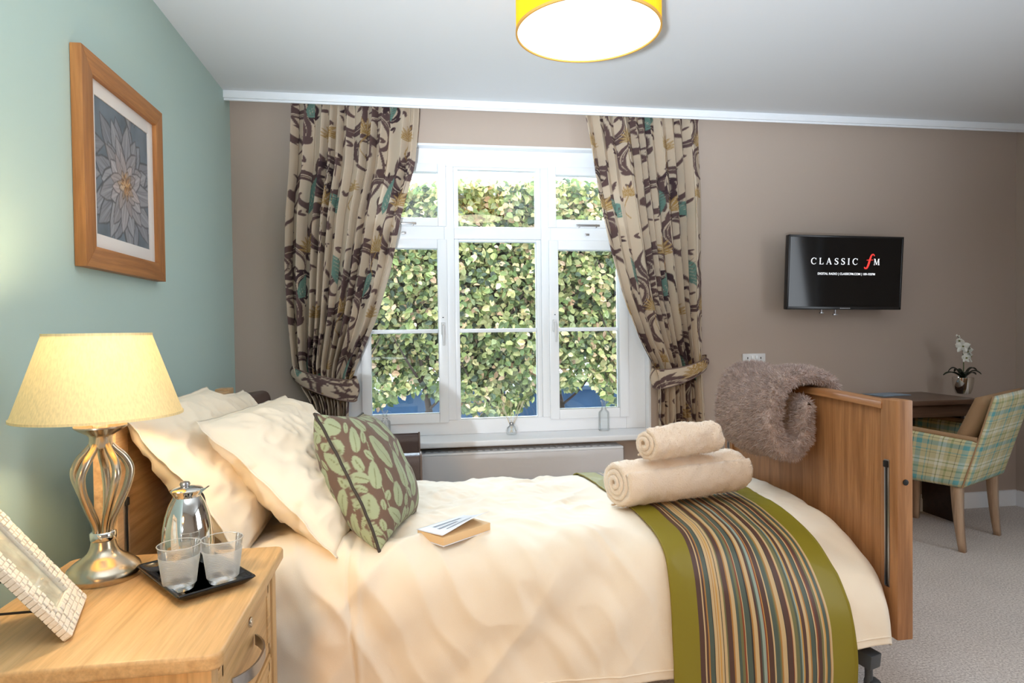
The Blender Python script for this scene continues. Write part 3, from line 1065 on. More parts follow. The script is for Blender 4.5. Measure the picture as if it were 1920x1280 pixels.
def flower_art():
    Wd, Hd = 0.40, 0.41
    ra = Raster(Wd, Hd, 0.0012, srgb(112, 122, 132))
    H, W = ra.a.shape[:2]
    yy, xx = np.meshgrid(np.arange(H) / H, np.arange(W) / W, indexing='ij')
    ra.a *= 1 + 0.20 * fbm(xx * 6, yy * 6, 2)[..., None]
    r = np.random.RandomState(3)
    cx, cy = 0.215, 0.185
    for ring, (n_, L0, wd) in enumerate([(13, 0.245, 0.085), (12, 0.20, 0.075), (11, 0.150, 0.060), (10, 0.10, 0.040), (9, 0.060, 0.024), (8, 0.035, 0.012)]):
        for k in range(n_):
            a = 2 * PI * k / n_ + ring * 0.37 + r.normal(0, 0.13)
            L = L0 * r.uniform(0.75, 1.12)
            base = np.array(srgb(*[(150, 152, 160), (162, 162, 168), (172, 168, 172), (182, 172, 172), (186, 164, 146), (190, 146, 108)][ring])[:3])
            bd = r.uniform(-0.25, 0.25)
            ra.leaf(cx, cy, L + 0.005, wd * 1.10, a, tuple(base * 0.34), bend=bd)
            tone = r.uniform(0.72, 1.05)
            ra.leaf(cx, cy, L, wd * 0.94, a, tuple(base * tone), bend=bd)
            for q in (-0.34, -0.17, 0.0, 0.17, 0.34):
                ra.leaf(cx, cy, L * (0.93 - abs(q) * 0.2), wd * 0.07, a + q * wd / L * 0.9, tuple(base * tone * (1.25 if abs(q) < .1 else 0.72)), bend=bd)
    for k in range(60):
        a, q = r.uniform(0, 6.28), r.uniform(0, 0.030)
        ra.stroke([(cx + q * math.cos(a), cy + q * math.sin(a)), (cx + (q + .012) * math.cos(a), cy + (q + .012) * math.sin(a))], [0.0018, 0.0012], srgb(*[(206, 160, 104), (120, 84, 60), (214, 190, 160)][k % 3]))
    # soft blur of the print
    for _ in range(2):
        ra.a = (ra.a + np.roll(ra.a, 1, 0) + np.roll(ra.a, 1, 1) + np.roll(ra.a, -1, 0)) / 4
    U, V = np.meshgrid(np.linspace(0, 1, 260), np.linspace(0, 1, 270), indexing='ij')
    col = ra.sample(U * (Wd - 0.003), V * (Hd - 0.003))
    P = np.stack([np.full_like(U, PX + 0.0145), 2.060 + U * 0.396, 1.464 + V * 0.412], -1)
    return grid(P, paint=col, smooth=False)


put('flower_print', flower_art(), 'print', t)

# ------------------------------------------------------------------ curtains
CREAM, BROWN, TEAL, GOLD, PLUM = srgb(212, 194, 172), srgb(104, 82, 80), srgb(112, 144, 132), srgb(176, 142, 86), srgb(74, 56, 60)


def curtain_cloth():
    ra = Raster(0.62, 0.76, 0.0014, CREAM)

    def scroll(x, y, s, a, fl=1, col=BROWN):
        """acanthus scroll: a stem that curls in on itself with curved leaves along its outside"""
        c, sn = math.cos(a), math.sin(a)
        T = lambda p: (x + s * (p[0] * c - fl * p[1] * sn), y + s * (p[0] * sn + fl * p[1] * c))
        sp = []
        for t_ in np.linspace(0, 1, 22):
            th_ = PI * 1.15 - t_ * PI * 2.35
            r_ = 0.50 * (1 - t_) ** 0.75 + 0.10
            sp.append((0.5 + r_ * math.cos(th_), r_ * math.sin(th_)))
        ra.stroke([T(p) for p in sp], [0.003, 0.06 * s, 0.13 * s, 0.11 * s, 0.06 * s, 0.095 * s, 0.004], col)
        for i, L in ((2, .30), (5, .42), (8, .46), (11, .40), (14, .28)):
            p, q = sp[i], sp[i + 1]
            an = math.atan2(q[1] - p[1], q[0] - p[0]) + 0.75
            X, Y = T(p)
            ra.leaf(X, Y, L * s, 0.15 * s, a + fl * an, col, bend=-0.45 * fl)
        ra.stroke([T(p) for p in sp[3:16]], [0.0008, 0.0022, 0.001], CREAM)
        ra.stroke([T((p[0] * 0.93 + 0.035, p[1] * 0.90)) for p in sp[5:13]], [0.0006, 0.0014, 0.0006], CREAM)
        for i in (6, 9, 12):
            p = sp[i]
            ra.stroke([T(p), T((p[0] * 1.12 - 0.06, p[1] * 1.22))], [0.0012, 0.0006], CREAM)

    def bloom(x, y, s, col, a=1.57):
        for k in range(11):
            b = a + (k - 5) * 0.30
            ra.leaf(x, y, s * (1 - 0.05 * abs(k - 5)), s * 0.17, b, col)
            ra.leaf(x, y, s * 0.85 * (1 - 0.05 * abs(k - 5)), s * 0.035, b, CREAM)
    # winding stems
    for ox, oy, col in ((0.05, 0.0, BROWN), (0.36, 0.2, BROWN)):
        pts = [(ox + 0.07 * math.sin(t_ * 6.283), oy + 0.76 * t_) for t_ in np.linspace(0, 1, 9)]
        ra.stroke(pts, [0.004, 0.005, 0.004], col)
    for args in [(0.08, 0.05, 0.17, 0.6, 1), (0.10, 0.30, 0.16, 2.2, -1), (0.02, 0.52, 0.18, 0.3, 1), (0.40, 0.14, 0.18, 2.6, 1), (0.42, 0.40, 0.17, 0.7, -1),
                 (0.34, 0.64, 0.17, 1.9, 1), (0.56, 0.60, 0.13, -0.6, -1), (0.58, 0.22, 0.13, 1.4, 1), (0.24, 0.20, 0.11, -0.8, 1, PLUM), (0.24, 0.48, 0.12, 3.4, -1, PLUM)]:
        scroll(*args)
    for k in range(34):
        x_, y_ = (k * 0.137) % 0.62, (k * 0.229) % 0.76
        ra.leaf(x_, y_, 0.030, 0.013, k * 1.9, BROWN if k % 3 else PLUM)
        ra.leaf(x_, y_, 0.024, 0.010, k * 1.9 + 0.9, BROWN)
    # teal plumes
    for x, y, s, a in [(0.20, 0.02, 0.15, 1.3), (0.50, 0.46, 0.16, 1.8), (0.14, 0.42, 0.12, 1.0), (0.45, 0.02, 0.11, 2.2)]:
        ra.leaf(x, y, s, 0.055, a, TEAL, bend=0.15)
        for k in range(7):
            q = 0.12 + k * 0.11
            X, Y = x + s * q * math.cos(a), y + s * q * math.sin(a)
            ra.stroke([(X, Y), (X + 0.02 * math.cos(a + 0.8), Y + 0.02 * math.sin(a + 0.8))], [0.0012, 0.0008], CREAM)
            ra.stroke([(X, Y), (X + 0.02 * math.cos(a - 0.8), Y + 0.02 * math.sin(a - 0.8))], [0.0012, 0.0008], BROWN)
    for x, y, s in [(0.32, 0.06, 0.075), (0.20, 0.62, 0.08), (0.58, 0.36, 0.07), (0.30, 0.34, 0.065), (0.54, 0.12, 0.05)]:
        bloom(x, y, s, GOLD)
        ra.stroke([(x, y), (x - 0.02, y - 0.06), (x, y - 0.1)], [0.0018, 0.0018], GOLD)
    return ra


CR_ = curtain_cloth()


def curtain(name_label, rows, seed, cloth_w, uoff, zbot):
    """rows: (z, x_left, x_right); pleats follow the gather at the tieback"""
    rows = sorted(rows)
    zr = np.array([r_[0] for r_ in rows])
    xl = np.array([r_[1] for r_ in rows])
    xr = np.array([r_[2] for r_ in rows])
    zt = 2.392
    nv, nu = 640, 380
    z = np.linspace(zbot, zt, nv)
    k = np.ones(31) / 31
    sm = lambda a: np.convolve(np.pad(a, 15, mode='edge'), k, mode='valid')
    L = sm(np.interp(z, zr, xl))
    Rr = sm(np.interp(z, zr, xr))
    u = np.linspace(0, 1, nu)
    U, Z = np.meshgrid(u, z, indexing='ij')
    r = np.random.RandomState(seed)
    cuts = np.sort(r.uniform(0, 1, 10))
    ph = 2 * PI * (11.0 * U + 0.30 * np.sin(2 * PI * U * 1.3 + seed) + 0.22 * np.sin(2 * PI * U * 3.1 + 2 * seed))
    ph = ph + 0.35 * fbm(U * 3 + seed, Z * 0.8)
    wdt = (Rr - L)[None, :]
    amp = 0.033 + 0.012 * fbm(U * 6, Z * 1.1 + seed)
    amp = amp * np.clip((zt - Z) * 3 + 0.55, 0.4, 1)
    Y = 3.545 - amp * np.sin(ph) - 0.006 * np.sin(3 * ph + 1)
    X = L[None, :] + wdt * U + 0.14 * wdt / 9.5 * np.sin(2 * ph + 0.6)
    # side edges of the cloth turn in
    P = np.stack([X, Y, Z], -1)
    col = CR_.sample(U * cloth_w * 0.86 + uoff, Z * 0.80 + 0.1)
    me = grid(P, paint=col, mat_uv=np.stack([U * cloth_w, Z], -1))
    return me


rowsL = [(2.392, -0.602, 0.062), (2.30, -0.606, 0.058), (2.06, -0.616, 0.034), (1.786, -0.642, -0.043), (1.51, -0.650, -0.096), (1.233, -0.637, -0.180), (0.983, -0.616, -0.290),
         (0.885, -0.575, -0.325), (0.785, -0.518, -0.334), (0.617, -0.505, -0.340)]
rowsR = [(2.392, 0.985, 1.668), (2.324, 0.995, 1.668), (1.945, 1.053, 1.684), (1.64, 1.115, 1.684), (1.332, 1.195, 1.682), (1.099, 1.29, 1.68), (0.94, 1.376, 1.682),
         (0.846, 1.402, 1.685), (0.566, 1.402, 1.70), (0.30, 1.402, 1.70)]
cl = thing('curtain', 'floral curtain with brown scrolls tied back left of the window', 'curtain', (-0.4, 3.545, 0.6), group=None)
put('drape', curtain('', rowsL, 3, 1.15, 0.0, 0.605), 'curtain', cl)
cr = thing('curtain', 'floral curtain with brown scrolls tied back right of the window', 'curtain', (1.5, 3.545, 0.02))
put('drape', curtain('', rowsR, 8, 1.10, 0.27, 0.03), 'curtain', cr)


def tieback(parent, x0, x1, z_hi, z_lo, h, uoff, outer_left):
    a = np.linspace(0, 2 * PI, 120, endpoint=False)
    cx, rx, ry = (x0 + x1) / 2, (x1 - x0) / 2, 0.052
    v = np.linspace(0, 1, 24)
    A, V = np.meshgrid(a, v, indexing='ij')
    X = cx + rx * np.cos(A)
    Y = 3.546 + ry * np.sin(A)
    tt = (X - x0) / (x1 - x0)
    tt = tt if outer_left else 1 - tt
    front = np.clip(-np.sin(A), 0, 1)
    Zc = z_hi + (z_lo - z_hi) * tt - 0.03 * front
    hh = h * (0.65 + 0.5 * tt)
    Z = Zc + (V - 0.5) * hh
    bul = 1 + 0.10 * np.sin(PI * V)
    P = np.stack([cx + (X - cx) * bul, 3.546 + (Y - 3.546) * bul, Z], -1)
    s = A / (2 * PI) * 0.62
    col = CR_.sample(s + uoff, V * hh + 0.30 + uoff)
    m = grid(P, closed_u=True, paint=col)
    put('tieback', m, 'curtain', parent)
    for vi in (0, 23):
        put('tieback_cord', tube(P[:, vi, :], 0.0035, 6, closed=True), 'leather_pipe', parent)


tieback(cl, -0.615, -0.290, 0.965, 0.865, 0.105, 0.12, True)
tieback(cr, 1.372, 1.700, 0.975, 0.885, 0.100, 0.30, False)

# ------------------------------------------------------------------ THE BED
BX0, BX1, BY0, BY1 = -0.70, 1.385, 1.66, 2.70          # inner faces of the end boards, sides of the bed
bed = thing('bed', 'single bed with oak head and foot boards and white bedding', 'bed', ((BX0 + BX1) / 2, 2.18, 0))


def end_board(x0, x1, inner, mat, matl, zt, zb, name):
    """x0..x1 thickness; inner = x of the face towards the mattress"""
    b = put(name, boxes([(x0 + 0.008, BY0 + 0.055, zb, x1 - 0.008, BY1 - 0.055, zt - 0.012)], 0.003), mat, bed)
    cap = [(x0 - 0.004, 0)]
    ys = np.linspace(BY0 + 0.062, BY1 - 0.062, 24)
    P = []
    for y in ys:
        zc = zt - 0.010 + 0.012 * math.sin(PI * (y - BY0) / (BY1 - BY0))
        xa, xb = x0 - 0.006, x1 + 0.006
        P.append([(xa, y, zc - 0.022), (xa, y, zc - 0.006), (xa + 0.007, y, zc), (xb - 0.007, y, zc), (xb, y, zc - 0.006), (xb, y, zc - 0.022)])
    put('top_rail', fixed(grid(np.array(P), closed_v=True, caps=True)), matl, b)
    for ya, yb in ((BY0, BY0 + 0.068), (BY1 - 0.068, BY1)):
        p = put('post', box(x0 - 0.004, ya, 0.255, x1 + 0.004, yb, zt, bevel=0.005), mat, b)
        s = -1 if inner == x0 else 1
        xi = inner + s * 0.004
        ym = (ya + yb) / 2 + (0.006 if ya == BY0 else -0.006)
        put('metal_slot', boxes([(min(xi, xi + s * 0.003), ym - 0.010, 0.40, max(xi, xi + s * 0.003), ym + 0.010, 0.775)], 0.002), 'steel', p)
        put('slot_groove', join(boxes([(min(xi, xi + s * 0.004), ym - 0.004, 0.405, max(xi, xi + s * 0.004), ym + 0.004, 0.770)], 0.001),
                                boxes([(min(xi, xi + s * 0.009), ym - 0.008, 0.752, max(xi, xi + s * 0.009), ym + 0.008, 0.772)], 0.003)), 'blackm', p)
        yo = ya if ya == BY0 else yb
        so = -1 if ya == BY0 else 1
        mm = lathe([(0.0001, 0), (0.0085, 0), (0.0085, 0.003), (0.006, 0.004), (0.0001, 0.004)], seg=20)
        mm.transform(Matrix.Rotation(R(90 if so < 0 else -90), 4, 'X'))
        mm.transform(Matrix.Translation(((x0 + x1) / 2, yo, 0.715)))
        put('bolt_cover', mm, 'blackm', p)
    return b


def fixed(me):
    fix_normals(me)
    return me


end_board(-0.745, -0.70, -0.70, 'oak_head', 'oak_head', 0.955, 0.30, 'headboard')
end_board(1.382, 1.425, 1.382, 'oak', 'oak_y', 0.952, 0.27, 'footboard')
put('mattress', box(-0.67, 1.86, 0.345, 1.28, 2.60, 0.49, bevel=0.05, seg=4), 'mattress', bed)
put('bed_base', boxes([(-0.70, 1.76, 0.28, 1.385, 1.80, 0.345), (-0.70, 2.56, 0.28, 1.385, 2.60, 0.345)] + [(-0.6 + k * 0.2, 1.80, 0.32, -0.54 + k * 0.2, 2.56, 0.345) for k in range(10)], 0.004), 'grey_metal', bed)
put('side_rail', box(-0.70, 1.725, 0.205, 1.25, 1.748, 0.262, bevel=0.004), 'desk_dark', bed)


def castor(x, y):
    c = put('castor', join(boxes([(x - 0.006, y - 0.02, 0.10, x + 0.03, y + 0.02, 0.155)], 0.012), tube([(x, y, 0.14), (x, y, 0.215)], 0.011)), 'grey_metal', bed)
    for dy in (-0.026, 0.010):
        m = lathe([(0.0001, 0), (0.030, 0), (0.047, 0.003), (0.050, 0.008), (0.047, 0.013), (0.030, 0.016), (0.0001, 0.016)], seg=32)
        m.transform(Matrix.Rotation(R(-90), 4, 'X'))
        m.transform(Matrix.Translation((x + 0.02, y + dy, 0.051)))
        put('wheel', m, 'blackm', c)
    return c


for x, y in ((1.285, 1.66), (1.285, 2.6), (-0.6, 1.72), (-0.6, 2.6)):
    castor(x, y)
    ys = 1.95 if y < 2 else 2.35
    m = boxes([(-0.022, 0, -0.02, 0.022, 1, 0.02)], 0)
    a, b = Vector((x - (0.10 if x > 0 else -0.12), ys, 0.245)), Vector((x + 0.008, y - (0.02 if y < 2 else -0.02), 0.212))
    d = b - a
    m = boxes([(-0.024, 0, -0.021, 0.024, d.length, 0.021)], 0.004)
    m.transform(Matrix.Translation(a) @ d.to_track_quat('Y', 'Z').to_matrix().to_4x4())
    put('base_outrigger', m, 'grey_metal', bed)
put('base_beam', boxes([(-0.5, 1.92, 0.21, 1.22, 1.96, 0.25), (-0.5, 2.33, 0.21, 1.22, 2.37, 0.25)], 0.004), 'grey_metal', bed)

# ------------------------------------------------------------------ duvet
PA = np.array([(2.715, .33), (2.72, .45), (2.66, .54), (2.50, .572), (2.2, .586), (1.95, .598), (1.81, .597), (1.715, .585), (1.662, .548), (1.636, .47), (1.626, .36), (1.622, .235)])
PB = np.array([(2.70, .33), (2.70, .45), (2.64, .53), (2.46, .562), (2.2, .572), (2.02, .562), (1.90, .535), (1.80, .495), (1.722, .440), (1.672, .385), (1.648, .33), (1.64, .262)])


def prof(Pc, n):
    s = smooth_path(Pc, 12)
    L = np.concatenate([[0], np.cumsum(np.linalg.norm(np.diff(s, axis=0), axis=1))])
    t_ = np.linspace(0, L[-1], n)
    return np.stack([np.interp(t_, L, s[:, 0]), np.interp(t_, L, s[:, 1])], 1)


NV = 300
pa, pb = prof(PA, NV), prof(PB, NV)


def duvet_pt(X, vi, off=0.0):
    """X: (n,) positions along the bed ; vi: float index across; returns (n,m,3)"""
    X = np.asarray(X)[:, None]
    vi = np.asarray(vi)[None, :]
    k = np.clip((X - 0.55) / 0.78, 0, 1)
    k = k * k * (3 - 2 * k)
    idx = np.arange(NV)
    ya, za = np.interp(vi, idx, pa[:, 0]), np.interp(vi, idx, pa[:, 1])
    yb, zb = np.interp(vi, idx, pb[:, 0]), np.interp(vi, idx, pb[:, 1])
    Y = ya * (1 - k) + yb * k
    Z = za * (1 - k) + zb * k
    # outward normal in the section plane
    e = 0.5
    y2 = np.interp(vi + e, idx, pa[:, 0]) * (1 - k) + np.interp(vi + e, idx, pb[:, 0]) * k
    z2 = np.interp(vi + e, idx, pa[:, 1]) * (1 - k) + np.interp(vi + e, idx, pb[:, 1]) * k
    y1 = np.interp(vi - e, idx, pa[:, 0]) * (1 - k) + np.interp(vi - e, idx, pb[:, 0]) * k
    z1 = np.interp(vi - e, idx, pa[:, 1]) * (1 - k) + np.interp(vi - e, idx, pb[:, 1]) * k
    ty, tz = y2 - y1, z2 - z1
    l = np.sqrt(ty ** 2 + tz ** 2) + 1e-9
    ny, nz = tz / l * 1.0, -ty / l * 1.0
    ny, nz = np.where(nz < -0.2, -ny, ny), np.where(nz < -0.2, -nz, nz)
    side = np.clip((vi / NV - 0.60) / 0.14, 0, 1)           # 1 on the near drop
    XX = X + 0 * vi
    S_ = vi / NV * 2.0 + 0 * X
    damp = np.clip((0.66 - XX) / 0.15, 0.16, 1)             # smooth beneath the runner and towards the foot
    damp = np.where(XX > 1.2, 0.4, damp)
    r1 = fbm(XX * 4.6 + S_ * 1.8, S_ * 4.0, 1.3, 2)
    ridge = lambda q: 1 - np.abs(q) * 2
    w1 = ridge(fbm(XX * 7 + S_ * 5, S_ * 3.0 - XX * 2.0, 5.0, 2))
    w2 = ridge(fbm(XX * 15 - S_ * 6, S_ * 9, 9.0, 2))
    top = 0.0075 * w1 + 0.0040 * w2 + 0.009 * r1
    # drop: long soft diagonal folds
    f1 = ridge(vnoise(XX * 5.2 + S_ * 4.5, S_ * 1.4, 3.3))
    f2 = ridge(fbm(XX * 9 - S_ * 4, S_ * 3.2, 7.7, 2))
    sd = 0.021 * f1 + 0.009 * f2 + 0.009 * r1
    nd = (top * (1 - side) + sd * side) * damp
    seam = -0.006 * np.exp(-((XX + 0.155 + 0.01 * np.sin(S_ * 9)) / 0.005) ** 2) * side + 0.004 * np.exp(-((XX + 0.140) / 0.008) ** 2) * side
    nd = nd + seam + off
    P = np.stack([XX, Y, Z], -1)
    P[..., 1] += -np.abs(ny) * np.sign(Y - 2.2) * -1 * nd * 1.0
    P[..., 2] += np.abs(nz) * nd
    return P


Xs = np.linspace(-0.60, 1.36, 420)
vis = np.linspace(0, NV - 1, 320)
Pd = duvet_pt(Xs, vis)
# foot end of the duvet rounds off against the foot board
fo = np.clip((Pd[..., 0] - 1.318) / 0.045, 0, 1)
Pd[..., 2] -= 0.030 * fo ** 2
inn = np.clip((1.72 - Pd[..., 1]) / 0.1, 0, 1)
Pd[..., 1] += 0.045 * fo ** 2 * inn
hem = vis[None, :] / (NV - 1)
Pd[..., 2] += 0.010 * np.sin(Pd[..., 0] * 5.0) * np.clip((hem - 0.9) / 0.1, 0, 1)
inner = Pd.copy()
dm = grid(Pd)
dv = put('duvet', dm, 'linen', None)
md = dv.modifiers.new('thick', 'SOLIDIFY')
md.thickness = 0.006
md.offset = 0
tag(dv, 'crumpled white duvet spread over the bed', 'duvet')
hem_i = np.arange(0, 420, 3)
put('hem_seam', tube(Pd[hem_i, -6, :] + np.array([0, -0.004, 0]), 0.0022, 6), 'linen', dv)

# ------------------------------------------------------------------ bed runner
OL = srgb(134, 122, 26)
pal = {'O': OL, 'b': srgb(84, 58, 48), 't': srgb(78, 90, 80), 'g': srgb(112, 110, 72), 'c': srgb(198, 172, 128), 'a': srgb(170, 122, 60), 'r': srgb(134, 70, 40), 's': srgb(146, 162, 150), 'k': srgb(50, 44, 40), 'y': srgb(196, 150, 76)}
seq = ('O10 b2 c.6 b.8 a.6 t1.6 k.3 c1 a.5 c.6 y.5 c.8 k.3 c1.2 g.6 b1.8 a.5 c1.6 t1 g1.2 r.5 c.4 t2 k.3 a.6 c1.4 b1 t.6 s1 r.5 y.5 b2 c.5 t1.6 g.6 a.5 c1.8 k.3 b1.8 r.5 '
       'c.6 g1.6 t.8 s.6 y.6 b1.4 c1 a.5 t1.8 k.3 c.6 r.6 b1.2 g1 c.5 y.5 t1.4 a.4 c.8 O10').split()
tot = sum(float(q[1:]) for q in seq)
stp, ps = [], 0.0
for q in seq:
    stp.append((ps / tot, pal[q[0]]))
    ps += float(q[1:])


def runner_mat():
    """more bands than one ramp holds: two ramps split at the middle"""
    a = NT('striped_satin')
    uv = a.n('ShaderNodeTexCoord')
    sp = a.n('ShaderNodeSeparateXYZ')
    a.l(uv.outputs['UV'], sp.inputs[0])
    n3 = (len(stp) + 2) // 3
    groups = [stp[:n3], stp[n3:2 * n3], stp[2 * n3:]]
    outs = []
    for g in groups:
        outs.append(a.ramp(sp.outputs[0], [(p_, c_) for p_, c_ in g], 'CONSTANT'))
    cur = outs[0]
    for i in (1, 2):
        gt = a.n('ShaderNodeMath', operation='GREATER_THAN')
        gt.inputs[1].default_value = groups[i][0][0]
        a.l(sp.outputs[0], gt.inputs[0])
        mx = a.n('ShaderNodeMix', data_type='RGBA')
        a.l(gt.outputs[0], mx.inputs[0])
        a.l(cur, mx.inputs[6])
        a.l(outs[i], mx.inputs[7])
        cur = mx.outputs[2]
    a.l(cur, a.p.inputs['Base Color'])
    a.p.inputs['Roughness'].default_value = 0.5
    a.p.inputs['Specular IOR Level'].default_value = 0.45
    a.bump(a.noise(a.mapping(), 900, 2), 0.1, 0.001)
    return a.m


MAT['runner'] = runner_mat()
ru = np.linspace(0, 1, 130)
ve = np.concatenate([np.linspace(14, NV - 2, 300)])
Xr = 0.668 + ru * 0.534
Pr = duvet_pt(Xr, ve, 0.011)
# the runner hangs lower than the duvet on the near side
last = Pr[:, -1:, :]
ext = np.repeat(last, 22, 1)
ext[..., 2] -= np.linspace(0.004, 0.125, 22)[None, :]
ext[..., 1] -= 0.004 * np.sin(np.linspace(0, 5, 22))[None, :] * 0.5
Pr = np.concatenate([Pr, ext], 1)
vv = np.linspace(0, 1, Pr.shape[1])[None, :]
Pr[..., 0] += 0.012 * (0.5 - ru[:, None]) * np.sin(vv * 5) + 0.030 * np.clip(vv - 0.55, 0, 1) * 1.0
Pr[..., 1] -= 0.004 * np.sin(ru[:, None] * 9 + vv * 2) * np.clip((vv - 0.6) * 4, 0, 1) + 0.002
UVr = np.stack(np.broadcast_arrays(ru[:, None], vv), -1)
rn = put('bed_runner', grid(Pr, mat_uv=UVr), 'runner')
md = rn.modifiers.new('thick', 'SOLIDIFY')
md.thickness = 0.005
md.offset = 0
tag(rn, 'striped bed runner with wide olive borders lying across the bed', 'bed runner')

# ------------------------------------------------------------------ pillows and cushion
def pillow_mesh(W, H, T, seed, flange=0.0, n=90, crease=0.012, pinch=0.10, fold=0.0):
    """W along local y, H along local x (up the slope), thickness along local z"""
    s = np.linspace(-1, 1, n)
    U, V = np.meshgrid(s, s, indexing='ij')

    def side(sg):
        f = 1 - flange
        u, v = np.clip(U / f, -1, 1), np.clip(V / f, -1, 1)
        th = T / 2 * np.clip((1 - np.abs(u) ** 2.6), 0, 1) ** 0.55 * np.clip((1 - np.abs(v) ** 2.6), 0, 1) ** 0.55
        pin = 1 - pinch * (np.abs(V) ** 2) * (1 - np.abs(U) ** 4)
        pin2 = 1 - pinch * (np.abs(U) ** 2) * (1 - np.abs(V) ** 4)
        x = U * H / 2 * pin2 ** 1
        y = V * W / 2 * pin ** 1
        x = U * H / 2 * (1 - pinch * (1 - V ** 2) * np.abs(U) ** 3)
        y = V * W / 2 * (1 - pinch * (1 - U ** 2) * np.abs(V) ** 3)
        m = np.clip(th / (T / 2), 0, 1) ** 0.5
        th = th + 0.0025 * np.clip((1 - np.maximum(np.abs(U), np.abs(V))) * 14, 0, 1)
        rg = lambda q: 1 - 2 * np.abs(q)
        wr = crease * (0.8 * rg(fbm(x * 9 + seed + sg, y * 6, seed * 1.7, 2)) + 0.35 * rg(fbm(x * 20, y * 17 + seed, 3.0, 2)))
        z = sg * (th + wr * m)
        wave = 0.010 * fbm(U * 2.5 + seed, V * 2.5, 2.2) * (1 - m) * (1 if flange else 0.3)
        return np.stack([x, y, z + wave], -1)
    a, b = side(1), side(-1)
    m = join(grid(a), grid(b[::-1]))
    bm = bmesh.new()
    bm.from_mesh(m)
    bmesh.ops.remove_doubles(bm, verts=bm.verts, dist=1e-5)
    bmesh.ops.recalc_face_normals(bm, faces=bm.faces)
    bm.to_mesh(m)
    bm.free()
    edge = np.concatenate([a[0, :, :], a[1:, -1, :], a[-1, -2::-1, :], a[-2:0:-1, 0, :]])
    return m, edge


def frame_from(pb, pt, pbf):
    """local axes: x from bottom to top, y along the width, origin at centre of the face"""
    ex = (Vector(pt) - Vector(pb)).normalized()
    ey = (Vector(pbf) - Vector(pb))
    ey = (ey - ex * ey.dot(ex)).normalized()
    ez = ex.cross(ey)
    return ex, ey, ez


def place_cushion(name, label, W, H, T, pb, pt, pbf, seed, mat, flange, crease, pinch, label2=None, sag=0.0):
    me, edge = pillow_mesh(W, H, T, seed, flange, crease=crease, pinch=pinch)
    ex, ey, ez = frame_from(pb, pt, pbf)
    c = Vector(pb) + ex * (H / 2) + ey * (W / 2)
    o = bpy.data.objects.new(name, me)
    me.materials.append(MAT[mat])
    COL.objects.link(o)
    Mx = Matrix((ex, ey, ez)).transposed().to_4x4()
    o.rotation_euler = Mx.to_euler()
    o.location = c
    tag(o, label, 'pillow' if 'pillow' in name else 'cushion')
    return o, me, edge


# back pillow leaning on the head board, front pillow leaning on it
place_cushion('pillow', 'white pillow behind, against the headboard nearest the lamp', 0.70, 0.47, 0.17, (-0.41, 1.66, 0.615), (-0.665, 1.66, 0.945), (-0.41, 2.3, 0.615), 2, 'pillow', 0.055, 0.015, 0.04)
place_cushion('pillow', 'white pillow in front, behind the leaf patterned cushion', 0.70, 0.50, 0.19, (-0.195, 1.685, 0.590), (-0.525, 1.73, 0.935), (-0.10, 2.36, 0.575), 5, 'pillow', 0.055, 0.016, 0.03)
place_cushion('pillow', 'white pillow at the far side of the headboard, only its corner showing', 0.34, 0.40, 0.12, (-0.50, 2.34, 0.60), (-0.66, 2.36, 0.945), (-0.50, 2.66, 0.60), 9, 'pillow', 0.05, 0.008, 0.06)

cu, cme, cedge = place_cushion('cushion', 'green leaf patterned cushion with dark piping on the bed', 0.46, 0.40, 0.20, (-0.088, 1.700, 0.598), (-0.245, 1.775, 0.930), (-0.02, 2.2, 0.60), 12, 'paint', 0.0, 0.003, 0.13)


def leaf_cloth():
    base, lf, vein = srgb(106, 84, 70), srgb(154, 162, 128), srgb(110, 112, 72)
    ra = Raster(0.48, 0.48, 0.0016, base)
    r = np.random.RandomState(6)
    for k in range(6):
        x0 = 0.04 + k * 0.08
        ra.stroke([(x0 + 0.02 * math.sin(t_ * 6.28 + k), 0.48 * t_) for t_ in np.linspace(0, 1, 9)], [0.0013, 0.0013], lf)
    done = []
    for tries in range(3000):
        L = (0.066, 0.054, 0.042, 0.030)[min(3, tries // 500)] * r.uniform(0.9, 1.1)
        x_, y_ = r.uniform(0, 0.48, 2)
        a_ = PI / 2 + r.choice([-1, 1]) * r.uniform(0.15, 0.95)
        ok = True
        for ox in (-0.48, 0, 0.48):
            for oy in (-0.48, 0, 0.48):
                for (px, py, pl, pa_) in done:
                    dx, dy = x_ - px - ox, y_ - py - oy
                    u_ = dx * math.cos(pa_) + dy * math.sin(pa_)
                    v_ = -dx * math.sin(pa_) + dy * math.cos(pa_)
                    if (u_ / ((L + pl) * 0.47)) ** 2 + (v_ / ((L + pl) * 0.34)) ** 2 < 1:
                        ok = False
                        break
                if not ok: break
            if not ok: break
        if not ok: continue
        done.append((x_, y_, L, a_))
        ra.leaf(x_ - L / 2 * math.cos(a_), y_ - L / 2 * math.sin(a_), L, L * 0.60, a_, lf, vein)
    return ra


LC = leaf_cloth()
co = np.empty(len(cme.vertices) * 3)
# rebuild at higher density so the print is crisp
bpy.data.objects[cu.name].data = cme
cm2, cedge = pillow_mesh(0.46, 0.40, 0.20, 12, 0.0, n=260, crease=0.003, pinch=0.13)
cm2.materials.append(MAT['paint'])
cu.data = cm2
co = np.empty(len(cm2.vertices) * 3)
cm2.vertices.foreach_get('co', co)
co = co.reshape(-1, 3)
az = np.abs(co[:, 2])
set_paint(cm2, LC.sample(co[:, 1] - 0.8 * az * np.tanh(co[:, 1] * 6) + 0.24, co[:, 0] - 0.8 * az * np.tanh(co[:, 0] * 6) + 0.24 + 0.13 * (co[:, 2] < 0)))
pp = tube(cedge, 0.0042, 8, closed=True)
put('piping', pp, 'pipe_dark', cu, local=True)

